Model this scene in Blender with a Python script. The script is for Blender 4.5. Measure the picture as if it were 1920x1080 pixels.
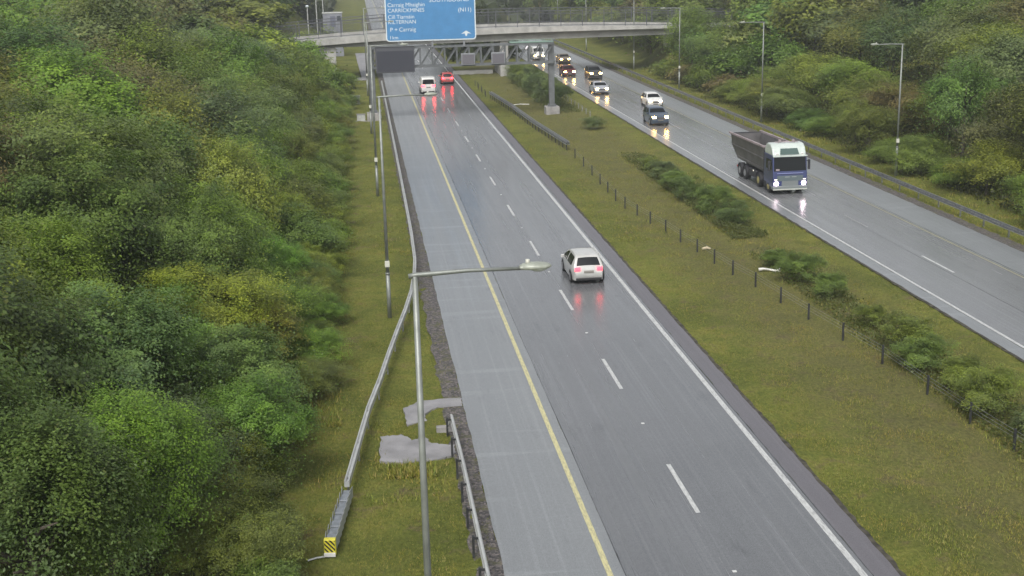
import bpy, bmesh, math, random
import numpy as np
from mathutils import Vector, Matrix
for o in list(bpy.data.objects): bpy.data.objects.remove(o)
S = bpy.context.scene; C = S.collection
R = math.radians

# ------------------------------------------------------------------ camera
CH = 17.115
cd = bpy.data.cameras.new('camera'); cam = bpy.data.objects.new('camera', cd); C.objects.link(cam)
cd.sensor_width = 36; cd.lens = 2402.36/1920*36; cd.clip_end = 3000; cd.clip_start = .5
fw = Vector((.10892, .96149, -.25234)); rt = Vector((.99270, -.11846, -.02286)); up = Vector((.05187, .24801, .96737))
cam.matrix_world = Matrix(((rt.x, up.x, -fw.x, 0), (rt.y, up.y, -fw.y, 0), (rt.z, up.z, -fw.z, CH), (0, 0, 0, 1)))
S.camera = cam

# ------------------------------------------------------------------ world, sun, exposure
W = bpy.data.worlds.new('World'); S.world = W; W.use_nodes = True
nt = W.node_tree; nt.nodes.clear()
out = nt.nodes.new('ShaderNodeOutputWorld'); bg = nt.nodes.new('ShaderNodeBackground')
sky = nt.nodes.new('ShaderNodeTexSky'); sky.sky_type = 'NISHITA'; sky.sun_disc = False
SUN_EL, SUN_ROT = R(48), R(200)
sky.sun_elevation = SUN_EL; sky.sun_rotation = SUN_ROT; sky.air_density = 1.0; sky.dust_density = 4.0; sky.ozone_density = 1.0
hs = nt.nodes.new('ShaderNodeHueSaturation'); hs.inputs['Saturation'].default_value = .22   # overcast: grey cloud, little blue
nt.links.new(sky.outputs[0], hs.inputs['Color']); nt.links.new(hs.outputs[0], bg.inputs['Color'])
bg.inputs['Strength'].default_value = .14; nt.links.new(bg.outputs[0], out.inputs['Surface'])
sd = bpy.data.lights.new('sun', 'SUN'); sd.energy = 1.4; sd.angle = R(22); sd.color = (1, .97, .93)
so = bpy.data.objects.new('sun', sd); C.objects.link(so)
so.rotation_euler = (R(90)-SUN_EL, 0, R(180)-SUN_ROT)
S.view_settings.view_transform = 'Standard'; S.view_settings.look = 'None'; S.view_settings.gamma = 1
S.view_settings.exposure = .42

# ------------------------------------------------------------------ helpers
rnd = random.Random(7); rng = np.random.default_rng(11)
MATS = {}
def mat(name, col, rough=.6, metal=0., emit=None, es=0., noise=None, spec=.5, bump=0., bscale=20.):
    if name in MATS: return MATS[name]
    m = bpy.data.materials.new(name); m.use_nodes = True; n = m.node_tree; b = n.nodes['Principled BSDF']
    b.inputs['Base Color'].default_value = (*col, 1); b.inputs['Roughness'].default_value = rough
    b.inputs['Metallic'].default_value = metal; b.inputs['Specular IOR Level'].default_value = spec
    if emit: b.inputs['Emission Color'].default_value = (*emit, 1); b.inputs['Emission Strength'].default_value = es
    if noise or bump:
        tc = n.nodes.new('ShaderNodeTexCoord'); nz = n.nodes.new('ShaderNodeTexNoise'); nz.inputs['Detail'].default_value = 6
        nz.inputs['Scale'].default_value = (noise or (0, bscale))[1]; n.links.new(tc.outputs['Object'], nz.inputs['Vector'])
    if noise:
        amt = noise[0]; mx = n.nodes.new('ShaderNodeMix'); mx.data_type = 'RGBA'
        mx.inputs[6].default_value = (*[c*(1-amt) for c in col], 1); mx.inputs[7].default_value = (*[min(1, c*(1+amt)) for c in col], 1)
        cr = n.nodes.new('ShaderNodeMapRange'); cr.inputs[1].default_value = .35; cr.inputs[2].default_value = .65
        n.links.new(nz.outputs[0], cr.inputs[0]); n.links.new(cr.outputs[0], mx.inputs[0]); n.links.new(mx.outputs[2], b.inputs['Base Color'])
    if bump:
        bp = n.nodes.new('ShaderNodeBump'); bp.inputs['Strength'].default_value = bump; bp.inputs['Distance'].default_value = .02
        n.links.new(nz.outputs[0], bp.inputs['Height']); n.links.new(bp.outputs[0], b.inputs['Normal'])
    MATS[name] = m; return m

def mesh(name, V, F, m, parent=None, smooth=False):
    me = bpy.data.meshes.new(name); me.from_pydata([tuple(v) for v in V], [], F); me.validate()
    for mm in (m if isinstance(m, (list, tuple)) else [m]): me.materials.append(mm)
    if smooth: me.polygons.foreach_set('use_smooth', [True]*len(me.polygons))
    o = bpy.data.objects.new(name, me); C.objects.link(o)
    if parent: o.parent = parent
    return o
def quads_np(name, V, n, m, parent=None, k=4):
    """V: (n*k,3) array, n separate k-gons"""
    me = bpy.data.meshes.new(name or 'leaves'); me.vertices.add(n*k); me.vertices.foreach_set('co', V.astype(np.float32).ravel())
    me.loops.add(n*k); me.loops.foreach_set('vertex_index', np.arange(n*k, dtype=np.int32))
    me.polygons.add(n); me.polygons.foreach_set('loop_start', np.arange(0, n*k, k, dtype=np.int32))
    me.polygons.foreach_set('loop_total', np.full(n, k, dtype=np.int32)); me.update(calc_edges=True)
    me.materials.append(m); 
    if name is None: return me
    o = bpy.data.objects.new(name, me); C.objects.link(o)
    if parent: o.parent = parent
    return o
class MB:
    def __init__(s): s.V = []; s.F = []; s.M = []; s.mi = 0
    def add(s, V, F):
        b = len(s.V); s.V += [tuple(v) for v in V]; s.F += [tuple(i+b for i in f) for f in F]; s.M += [s.mi]*len(F); return s
    def box(s, x0, x1, y0, y1, z0, z1, bev=0):
        if bev:
            bm = bmesh.new(); bmesh.ops.create_cube(bm, size=1)
            for v in bm.verts: v.co = Vector(((x0+x1)/2+v.co.x*(x1-x0), (y0+y1)/2+v.co.y*(y1-y0), (z0+z1)/2+v.co.z*(z1-z0)))
            bmesh.ops.bevel(bm, geom=bm.edges[:], offset=bev, segments=2, affect='EDGES', profile=.5)
            bm.verts.index_update(); s.add([v.co[:] for v in bm.verts], [[v.index for v in f.verts] for f in bm.faces]); bm.free(); return s
        V = [(x, y, z) for x in (x0, x1) for y in (y0, y1) for z in (z0, z1)]
        return s.add(V, [(0,1,3,2),(4,6,7,5),(0,4,5,1),(2,3,7,6),(0,2,6,4),(1,5,7,3)])
    def tube(s, P, r, n=8, cap=True):
        P = [Vector(p) for p in P]; rr = r if isinstance(r, (list, tuple)) else [r]*len(P); V = []; F = []
        for i, p in enumerate(P):
            d = (P[min(i+1, len(P)-1)]-P[max(i-1, 0)]).normalized()
            a = d.cross(Vector((0, 0, 1)) if abs(d.z) < .9 else Vector((1, 0, 0))).normalized(); b = d.cross(a)
            for k in range(n):
                t = 2*math.pi*k/n; V.append(p+(a*math.cos(t)+b*math.sin(t))*rr[i])
        for i in range(len(P)-1):
            for k in range(n): F.append((i*n+k, i*n+(k+1)%n, (i+1)*n+(k+1)%n, (i+1)*n+k))
        if cap: F.append(tuple(range(n))[::-1]); F.append(tuple((len(P)-1)*n+k for k in range(n)))
        return s.add(V, F)
    def bar(s, a, b, w, h=None):
        h = h or w; a = Vector(a); b = Vector(b); d = (b-a).normalized()
        u = d.cross(Vector((0, 0, 1)) if abs(d.z) < .95 else Vector((0, 1, 0))).normalized(); v = d.cross(u)
        V = [p+u*sx*w/2+v*sy*h/2 for p in (a, b) for sx, sy in ((-1,-1),(1,-1),(1,1),(-1,1))]
        return s.add(V, [(0,1,2,3),(7,6,5,4),(0,4,5,1),(1,5,6,2),(2,6,7,3),(3,7,4,0)])
    def prism(s, poly, z0, z1):
        n = len(poly); V = [(x, y, z0) for x, y in poly]+[(x, y, z1) for x, y in poly]
        return s.add(V, [tuple(range(n))[::-1], tuple(range(n, 2*n))]+[(i, (i+1) % n, n+(i+1) % n, n+i) for i in range(n)])
    def xprism(s, prof, x0, x1):       # profile in (y,z) extruded along x
        n = len(prof); V = [(x0, y, z) for y, z in prof]+[(x1, y, z) for y, z in prof]
        return s.add(V, [tuple(range(n)), tuple(range(n, 2*n))[::-1]]+[(i, n+i, n+(i+1) % n, (i+1) % n) for i in range(n)])
    def sweep(s, path, prof):          # path (x,y,z); prof (offset to the right, dz)
        n = len(prof); V = []; P = [Vector(p) for p in path]
        for i, p in enumerate(P):
            d = (P[min(i+1, len(P)-1)]-P[max(i-1, 0)]); d.z = 0; d.normalize(); r = Vector((d.y, -d.x, 0))
            V += [p+r*a+Vector((0, 0, b)) for a, b in prof]
        F = [(i*n+k, i*n+(k+1) % n, (i+1)*n+(k+1) % n, (i+1)*n+k) for i in range(len(P)-1) for k in range(n)]
        F += [tuple(range(n))[::-1], tuple((len(P)-1)*n+k for k in range(n))]
        return s.add(V, F)
    def build(s, name, m, parent=None, smooth=False):
        o = mesh(name, s.V, s.F, m, parent, smooth)
        if isinstance(m, (list, tuple)) and len(o.data.polygons) == len(s.M): o.data.polygons.foreach_set('material_index', s.M)
        return o
def tag(o, label=None, cat=None, group=None, kind=None):
    for k, v in (('label', label), ('category', cat), ('group', group), ('kind', kind)):
        if v: o[k] = v
    return o
def empty(name, loc, label=None, cat=None, group=None, rz=0):
    o = bpy.data.objects.new(name, None); o.empty_display_size = .3; C.objects.link(o); o.location = loc; o.rotation_euler.z = rz
    return tag(o, label, cat, group)
def kids(o): return [c for c in C.objects if c.parent == o]
def copy_tree(o, parent=None):
    c = o.copy(); C.objects.link(c); c.parent = parent
    for k in kids(o): copy_tree(k, c)
    return c
def sm(a, b, t):
    t = min(1, max(0, (t-a)/(b-a))); return t*t*(3-2*t)

# ------------------------------------------------------------------ terrain
def tz(x, y):
    z = 3.6*sm(-4.5, -24, x)+4*sm(-24, -90, x)+5.5*sm(43, 62, x)+5*sm(60, 125, x)
    z -= .35*sm(15, 18.5, x)*(1-sm(22.5, 26.3, x))
    off = max(sm(-6, -30, x), sm(43, 70, x)); z += off*11*sm(215, 460, y)
    z += 16*sm(420, 700, y)*off
    e = 5.7*sm(179, 186, y)*(1-sm(198, 206, y))*max(sm(-5.5, -12, x), sm(43, 50, x)); z = max(z, e)
    pl = 5.6*sm(200, 214, y)*(1-sm(300, 340, y))*sm(-7, -15, x)*(1-sm(-40, -60, x)); z = max(z, pl)
    return z
def grid_axis(segs):
    a = []
    for s0, s1, n in segs: a += list(np.linspace(s0, s1, n, endpoint=False))
    return a+[segs[-1][1]]
xs = grid_axis([(-420, -60, 36), (-60, -4, 56), (-4, 3.2, 18), (3.2, 14.3, 8), (14.3, 27.2, 34), (27.2, 37, 6), (37, 70, 44), (70, 140, 30), (140, 480, 34)])
ys = grid_axis([(-40, 20, 20), (20, 90, 90), (90, 215, 110), (215, 340, 50), (340, 760, 40)])
nX, nY = len(xs), len(ys)
GV = []
for y in ys:
    for x in xs:
        z = tz(x, y)
        if not (3.0 < x < 14.6 or 27 < x < 37.2): z += .05*(math.sin(x*2.3+y*.7)*math.sin(y*1.1-x*.6))+.03*math.sin(x*5.1)*math.sin(y*4.3)-.02
        else: z -= .02
        GV.append((x, y, z))
GF = [(j*nX+i, j*nX+i+1, (j+1)*nX+i+1, (j+1)*nX+i) for j in range(nY-1) for i in range(nX-1)]

def nodes(m): n = m.node_tree; return n, n.nodes['Principled BSDF']
def new_mat(name):
    m = bpy.data.materials.new(name); m.use_nodes = True; MATS[name] = m; return m
def noise_node(n, vec, scale, detail=5, rough=.55):
    z = n.nodes.new('ShaderNodeTexNoise'); z.inputs['Scale'].default_value = scale; z.inputs['Detail'].default_value = detail
    z.inputs['Roughness'].default_value = rough; n.links.new(vec, z.inputs['Vector']); return z.outputs[0]
def ramp(n, fac, stops):
    r = n.nodes.new('ShaderNodeValToRGB'); n.links.new(fac, r.inputs[0]); e = r.color_ramp.elements
    while len(e) < len(stops): e.new(.5)
    for el, (p, c) in zip(e, stops): el.position = p; el.color = (*c, 1)
    return r.outputs[0]
def mixc(n, fac, a, b, mode='MIX'):
    x = n.nodes.new('ShaderNodeMix'); x.data_type = 'RGBA'; x.blend_type = mode
    for i, v in ((0, fac), (6, a), (7, b)):
        if isinstance(v, (int, float)): x.inputs[i].default_value = v
        elif isinstance(v, tuple): x.inputs[i].default_value = (*v, 1)
        else: n.links.new(v, x.inputs[i])
    return x.outputs[2]
def mapr(n, v, a, b, c=0., d=1.):
    r = n.nodes.new('ShaderNodeMapRange'); n.links.new(v, r.inputs[0])
    for i, q in enumerate((a, b, c, d)): r.inputs[i+1].default_value = q
    return r.outputs[0]
def bumpn(n, b, h, strength, dist):
    bp = n.nodes.new('ShaderNodeBump'); bp.inputs['Strength'].default_value = strength; bp.inputs['Distance'].default_value = dist
    n.links.new(h, bp.inputs['Height']); n.links.new(bp.outputs[0], b.inputs['Normal'])
def geo_pos(n):
    g = n.nodes.new('ShaderNodeNewGeometry'); return g.outputs['Position']
def scaled(n, vec, s):
    k = n.nodes.new('ShaderNodeMapping'); k.inputs['Scale'].default_value = s; n.links.new(vec, k.inputs[0]); return k.outputs[0]

# grass / soil
gm = new_mat('ground'); n, b = nodes(gm); P = geo_pos(n)
big = noise_node(n, P, .22, 6, .6); med = noise_node(n, P, 1.1, 6, .65); fine = noise_node(n, scaled(n, P, (1, .6, 1)), 9, 8, .7)
base = ramp(n, med, [(.28, (.095, .130, .020)), (.43, (.165, .198, .030)), (.56, (.225, .232, .042)), (.72, (.235, .200, .062))])
base = mixc(n, mapr(n, big, .42, .62), base, (.105, .135, .018))
base = mixc(n, mapr(n, noise_node(n, P, .55, 7, .7), .56, .68), base, (.160, .122, .070))
sx = n.nodes.new('ShaderNodeSeparateXYZ'); n.links.new(P, sx.inputs[0])
wob = n.nodes.new('ShaderNodeMath'); wob.operation = 'MULTIPLY_ADD'; n.links.new(med, wob.inputs[0]); wob.inputs[1].default_value = 5; n.links.new(sx.outputs[0], wob.inputs[2])
mdn = n.nodes.new('ShaderNodeMath'); mdn.operation = 'MULTIPLY'; mdn.use_clamp = True; n.links.new(mapr(n, wob.outputs[0], 17.8, 21), mdn.inputs[0]); n.links.new(mapr(n, wob.outputs[0], 29, 26), mdn.inputs[1])
base = mixc(n, mapr(n, mdn.outputs[0], 0, 1, 0, .62), base, mixc(n, mapr(n, noise_node(n, P, 2.2, 7, .75), .40, .60), (.175, .155, .062), (.120, .100, .055)))
base = mixc(n, mapr(n, fine, .35, .68), mixc(n, .55, base, (.025, .026, .012)), mixc(n, .3, base, (.21, .20, .07)))
n.links.new(base, b.inputs['Base Color']); b.inputs['Roughness'].default_value = .95; b.inputs['Specular IOR Level'].default_value = .15
bumpn(n, b, fine, .9, .12)
tag(mesh('ground', GV, GF, gm, smooth=True), kind='structure')

# wet asphalt
def asphalt(name, dark, light, r0, r1, x0, bands=False):
    m = new_mat(name); n, b = nodes(m); P = geo_pos(n)
    streak = noise_node(n, scaled(n, P, (1.5, .035, 1)), 1.0, 6, .6)
    streak2 = noise_node(n, scaled(n, P, (7, .05, 1)), 1.0, 4, .6)
    blot = noise_node(n, P, .12, 5, .6); fine = noise_node(n, P, 38, 3, .7); agg = noise_node(n, P, 9, 6, .75)
    f = n.nodes.new('ShaderNodeMath'); f.operation = 'ADD'; n.links.new(mapr(n, streak, .3, .7, 0, .55), f.inputs[0]); n.links.new(mapr(n, blot, .35, .65, 0, .45), f.inputs[1])
    col = mixc(n, f.outputs[0], dark, light)
    col = mixc(n, mapr(n, streak2, .50, .70, 0, .5), col, tuple(min(1, c*1.5) for c in light))
    if bands:
        w = noise_node(n, scaled(n, P, (.12, 1.6, 1)), 1.0, 3, .5)
        col = mixc(n, mapr(n, w, .57, .72, 0, .5), col, tuple(c*1.7 for c in light))
    col = mixc(n, mapr(n, agg, .3, .7, 0, .45), col, tuple(c*.35 for c in dark))
    col = mixc(n, mapr(n, fine, 0.38, .66, .0, .50), col, tuple(min(1, c*1.9) for c in light))
    st_ = noise_node(n, scaled(n, P, (.9, .22, 1)), 1.0, 8, .72); col = mixc(n, mapr(n, st_, .58, .70, 0, .38), col, tuple(c*.62 for c in dark))
    jx = noise_node(n, scaled(n, P, (.02, .9, 1)), 1.0, 2, .4)
    spk = n.nodes.new('ShaderNodeTexVoronoi'); spk.inputs['Scale'].default_value = 2.6; n.links.new(P, spk.inputs['Vector'])
    col = mixc(n, mapr(n, spk.outputs['Distance'], .035, .02, 0, .5), col, (.40, .40, .38))
    n.links.new(col, b.inputs['Base Color'])
    n.links.new(mapr(n, streak, .3, .7, r0, r1), b.inputs['Roughness']); b.inputs['Specular IOR Level'].default_value = .6
    bumpn(n, b, mixc(n, .5, fine, agg), .35, .010)
    return m
aL = asphalt('asphalt_wet', (.080, .084, .089), (.130, .135, .141), .15, .31, 0)
aR = asphalt('asphalt_wet_sky_sheen', (.105, .109, .114), (.165, .170, .175), .14, .30, 0)  # right carriageway: sky reflection painted in as a lighter base colour
aS = asphalt('asphalt_shoulder', (.140, .150, .156), (.190, .200, .206), .28, .42, 0, True)
aM = asphalt('asphalt_edge_strip', (.085, .080, .090), (.110, .105, .115), .35, .5, 0)
def strip(name, edges, y0, y1, z, m, dy=5, jit=0, **kw):
    """edges: list of x; a sheet between first and last"""
    V = []; F = []; ny = int((y1-y0)/dy)+1; nx = len(edges)
    for j in range(ny+1):
        y = y0+(y1-y0)*j/ny
        for i, x in enumerate(edges):
            jx = jit*(rnd.random()-.5) if i in (0, nx-1) else 0
            V.append((x+jx, y, z))
    for j in range(ny):
        for i in range(nx-1): F.append((j*nx+i, j*nx+i+1, (j+1)*nx+i+1, (j+1)*nx+i))
    return tag(mesh(name, V, F, m), **kw)
Y0, Y1 = 5, 640
K = dict(kind='structure')
strip('hard_shoulder', [3.35, 6.72], Y0, Y1, .030, aS, .8, .05, **K)
strip('road_carriageway', [6.72, 13.55], Y0, Y1, .030, aL, 5, **K)
strip('road_edge_strip', [13.55, 14.3], Y0, Y1, .030, aM, .6, .06, **K)
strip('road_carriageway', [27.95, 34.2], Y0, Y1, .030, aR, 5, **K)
strip('road_edge_strip', [27.2, 27.95], Y0, Y1, .030, aS, .6, .06, **K)
strip('hard_shoulder', [34.2, 36.9], Y0, Y1, .030, aS, .6, .06, **K)
# kerb / drain lip and gravel
gr = new_mat('gravel'); n, b = nodes(gr); P = geo_pos(n)
vo = n.nodes.new('ShaderNodeTexVoronoi'); vo.inputs['Scale'].default_value = 11; n.links.new(P, vo.inputs['Vector'])
c0 = ramp(n, vo.outputs['Color'], [(.1, (.035, .032, .033)), (.5, (.085, .078, .076)), (.9, (.19, .165, .155))])
c0 = mixc(n, mapr(n, noise_node(n, P, 1.4, 5, .7), .5, .66), c0, (.085, .085, .03))
n.links.new(c0, b.inputs['Base Color']); b.inputs['Roughness'].default_value = .7
bumpn(n, b, vo.outputs['Distance'], 1, .05)
strip('gravel_strip', [2.55, 2.95, 3.38], Y0, 420, .024, gr, .5, .18, **K)
strip('gravel_strip', [36.88, 37.35, 37.75], Y0, 420, .024, gr, .5, .25, **K)
soil = mat('soil', (.05, .045, .032), .9, noise=(.6, 3), bump=.6)
strip('soil_edge', [14.27, 14.45], Y0, 420, .027, soil, .35, .10, **K)
strip('soil_edge', [27.03, 27.22], Y0, 420, .027, soil, .35, .10, **K)

# markings
def paint(name, col):
    m = new_mat(name); n, b = nodes(m); P = geo_pos(n)
    w = mapr(n, noise_node(n, scaled(n, P, (6, 1, 1)), 3.0, 8, .75), .46, .66, 0, .75)
    n.links.new(mixc(n, w, col, (.13, .13, .13)), b.inputs['Base Color']); b.inputs['Roughness'].default_value = .45; return m
pw, py_ = paint('paint_white', (.50, .51, .50)), paint('paint_yellow', (.54, .50, .26))
def lines(name, segs, m):
    V = []; F = []
    for x0, x1, a, c in segs:
        k = max(1, int((c-a)/8))
        for q in range(k):
            ya = a+(c-a)*q/k; yb = a+(c-a)*(q+1)/k; i = len(V)
            V += [(x0, ya, .034), (x1, ya, .034), (x1, yb, .034), (x0, yb, .034)]; F.append((i, i+1, i+2, i+3))
    return tag(mesh(name, V, F, m), kind='structure')
D0 = 36.18
dash = [(9.73, 9.88, D0+12*i, D0+12*i+4) for i in range(-3, 48)]
lines('lane_marking', dash, pw)
lines('lane_marking', [(31.0, 31.14, 63.5+12*i, 67.5+12*i) for i in range(-1, 1)], pw)
lines('lane_marking', [(31.0, 31.13, 63.5+12*i, 67.5+12*i) for i in range(1, 46)], paint('paint_white_worn', (.24, .245, .245)))
lines('edge_line', [(13.19, 13.39, Y0, Y1), (27.98, 28.14, Y0, Y1)], pw)
lines('edge_line', [(6.21, 6.38, Y0, Y1)], py_)
lines('edge_line', [(34.0, 34.14, Y0, Y1)], paint('paint_yellow_worn', (.28, .27, .18)))

jm = mat('joint_seal', (.045, .047, .05), .25)
def joint(x, y0, y1, w, seed):
    r = random.Random(seed); V = []; F = []; k = int((y1-y0)/1.5); dx = 0
    for i in range(k+1):
        dx += r.uniform(-.012, .012); dx *= .97; y = y0+(y1-y0)*i/k; ww = w*r.uniform(.5, 1.3); V += [(x+dx-ww/2, y, .0325), (x+dx+ww/2, y, .0325)]
    F = [(2*i, 2*i+1, 2*i+3, 2*i+2) for i in range(k)]
    tag(mesh('joint', V, F, jm), kind='structure')
for x, w in ((6.74, .025), (13.54, .03), (30.8, .03), (34.35, .035)): joint(x, 20, 300, w, int(x*10))
# concrete hardstandings in the verge
def blob(poly, per=5, j=.10):
    o = []
    for i in range(len(poly)):
        a = Vector(poly[i]); c = Vector(poly[(i+1) % len(poly)])
        for k in range(per):
            t = k/per; o.append(tuple(a.lerp(c, t)+Vector((rnd.uniform(-j, j), rnd.uniform(-j, j)))))
    return o
conc = mat('concrete', (.235, .23, .235), .5, noise=(.22, 1.1), bump=.2)
concd = mat('concrete_dull', (.27, .26, .25), .8, noise=(.25, 1.5), bump=.2)
def slab(name, poly, j=.1, z=.075):
    tag(MB().prism(blob(poly, 7, j), -.1, z).build(name, conc), kind='structure')
slab('concrete_path', [(1.05, 45.6), (1.85, 45.9), (1.75, 46.6), (2.3, 47.35), (3.3, 47.3), (3.33, 48.3), (2.4, 48.25), (1.6, 48.15), (1.0, 47.4)], .045, .045)
slab('concrete_path', [(-.05, 42.2), (.9, 41.9), (1.75, 41.9), (2.62, 42.3), (2.7, 43.2), (1.9, 43.6), (1.6, 44.4), (1.2, 43.9), (.8, 44.6), (.1, 44.6)], .07, .045)
tag(MB().prism([(-.9, 187), (1.5, 187), (1.3, 190), (1.5, 240), (-.7, 240), (-.3, 215), (.2, 190.5), (-.9, 190)], .0, .12).build('concrete_path', conc), kind='structure')

# ------------------------------------------------------------------ foliage
fol = new_mat('foliage'); n, b = nodes(fol)
oi = n.nodes.new('ShaderNodeObjectInfo'); ge = n.nodes.new('ShaderNodeNewGeometry'); rpi = ge.outputs['Random Per Island']
nz = noise_node(n, ge.outputs['Position'], .55, 3, .6)
c1 = mixc(n, mapr(n, rpi, 0, 1, .0, .75), oi.outputs['Color'], mixc(n, 1., oi.outputs['Color'], (.62, .68, .62), 'MULTIPLY'))
c1 = mixc(n, mapr(n, nz, .38, .66, 0, .55), c1, mixc(n, 1., oi.outputs['Color'], (1.24, 1.30, .88), 'MULTIPLY'))
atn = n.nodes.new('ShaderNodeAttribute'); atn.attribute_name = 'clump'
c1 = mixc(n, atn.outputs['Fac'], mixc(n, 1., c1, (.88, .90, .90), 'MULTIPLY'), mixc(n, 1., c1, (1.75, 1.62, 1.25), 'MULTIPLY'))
c1 = mixc(n, mapr(n, rpi, .93, .98, 0, .4), c1, (.17, .15, .055))
n.links.new(c1, b.inputs['Base Color']); b.inputs['Roughness'].default_value = .5; b.inputs['Specular IOR Level'].default_value = .35
tr = n.nodes.new('ShaderNodeBsdfTranslucent'); n.links.new(mixc(n, 1., c1, (1.1, 1.25, .5), 'MULTIPLY'), tr.inputs[0])
ms = n.nodes.new('ShaderNodeMixShader'); ms.inputs[0].default_value = .30
n.links.new(b.outputs[0], ms.inputs[1]); n.links.new(tr.outputs[0], ms.inputs[2]); n.links.new(ms.outputs[0], n.nodes['Material Output'].inputs['Surface'])
bark = mat('bark', (.075, .062, .048), .9, noise=(.4, 6), bump=.6)

def leaves(Cn, size, N=None, up=.35, asp=.55):
    """diamond leaves round centres Cn; N preferred normals"""
    n_ = len(Cn); nrm = rng.normal(size=(n_, 3)); nrm /= np.linalg.norm(nrm, axis=1)[:, None]
    if N is not None: nrm = nrm*.55+N*.95
    nrm[:, 2] += up; nrm /= np.linalg.norm(nrm, axis=1)[:, None]
    a = np.cross(nrm, rng.normal(size=(n_, 3))); a /= np.linalg.norm(a, axis=1)[:, None]; c = np.cross(nrm, a)
    s = size*rng.uniform(.6, 1.35, (n_, 1))
    V = np.empty((n_, 4, 3)); V[:, 0] = Cn-a*s*.5; V[:, 2] = Cn+a*s*.5
    V[:, 1] = Cn+c*s*asp*.5+a*s*.05-nrm*s*.08; V[:, 3] = Cn-c*s*asp*.5+a*s*.05-nrm*s*.08
    return V.reshape(-1, 3)
def crown_mesh(seed, nlobe, ncl, nleaf, size, wide=1., cr=.13, spiky=.0, lobes_r=.38):
    """unit crown: about radius 1 wide, z from 0 to 2; lobes of clumps of leaves"""
    global rng; keep = rng; rng = np.random.default_rng(seed)
    L = []
    for i in range(nlobe):
        th = rng.uniform(0, 2*math.pi); ph = rng.uniform(-.25, 1)
        r = .70*rng.uniform(.45, 1.1); L.append((r*math.cos(th)*math.sqrt(max(0, 1-ph*ph*.8))*wide, r*math.sin(th)*math.sqrt(max(0, 1-ph*ph*.8))*wide, 1.0+.62*ph*rng.uniform(.7, 1.15), lobes_r*rng.uniform(.65, 1.2)))
    L.append((0, 0, .95, .62)); L.append((.05, 0, 1.25, .5)); L = np.array(L)
    pk = L[rng.integers(0, len(L), ncl)]
    d = rng.normal(size=(ncl, 3)); d /= np.linalg.norm(d, axis=1)[:, None]; d[:, 2] = np.where(d[:, 2] < -.45, -d[:, 2], d[:, 2])
    cc = pk[:, :3]+d*(pk[:, 3:4]*(.62+.62*rng.uniform(0, 1, (ncl, 1))**1.5))
    own = rng.integers(0, ncl, nleaf); g = rng.normal(size=(nleaf, 3))*cr*rng.uniform(.5, 1.25, ncl)[own][:, None]
    out_ = cc-np.array([0, 0, .85]); out_ /= np.linalg.norm(out_, axis=1)[:, None]+1e-6
    if spiky: g += out_[own]*np.abs(rng.normal(size=(nleaf, 1)))*spiky; g *= .85
    Cn = cc[own]+g; Cn[:, 2] -= .12*np.sum(g*g, axis=1)/(cr*cr)*cr
    # a sparse inner fill
    k = nleaf//9; q = rng.normal(size=(k, 3))*np.array([.42*wide, .42*wide, .40])+np.array([0, 0, .95]); Cn = np.vstack([Cn, q]); N = np.vstack([out_[own], rng.normal(size=(k, 3))*.3])
    Cn[:, 2] = np.maximum(Cn[:, 2], .02)
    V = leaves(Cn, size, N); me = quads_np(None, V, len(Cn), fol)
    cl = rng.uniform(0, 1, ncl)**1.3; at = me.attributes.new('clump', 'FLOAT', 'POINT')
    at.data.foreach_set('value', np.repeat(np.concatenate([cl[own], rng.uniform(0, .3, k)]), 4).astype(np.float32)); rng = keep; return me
NEAR = [crown_mesh(1, 10, 430, 58000, .028, cr=.080), crown_mesh(2, 14, 560, 60000, .026, cr=.070, spiky=.09), crown_mesh(3, 9, 360, 52000, .032, cr=.085, spiky=.05), crown_mesh(4, 16, 640, 62000, .025, cr=.065), crown_mesh(15, 10, 300, 44000, .036, cr=.075, spiky=.13)]
MID = [crown_mesh(5, 10, 330, 22000, .046, cr=.10), crown_mesh(6, 13, 420, 23000, .042, cr=.09, spiky=.1), crown_mesh(7, 8, 280, 20000, .050, cr=.11), crown_mesh(8, 15, 480, 24000, .040, cr=.085)]
FAR = [crown_mesh(9, 9, 120, 5000, .11, cr=.15), crown_mesh(10, 12, 160, 5500, .10), crown_mesh(11, 7, 110, 4500, .12, spiky=.1)]
BUSH = [crown_mesh(12, 8, 190, 15000, .050, spiky=.07, cr=.10, wide=.85), crown_mesh(13, 7, 150, 13000, .058, spiky=.09, cr=.11, wide=.85), crown_mesh(14, 10, 230, 16000, .045, cr=.09, wide=.85)]

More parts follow.
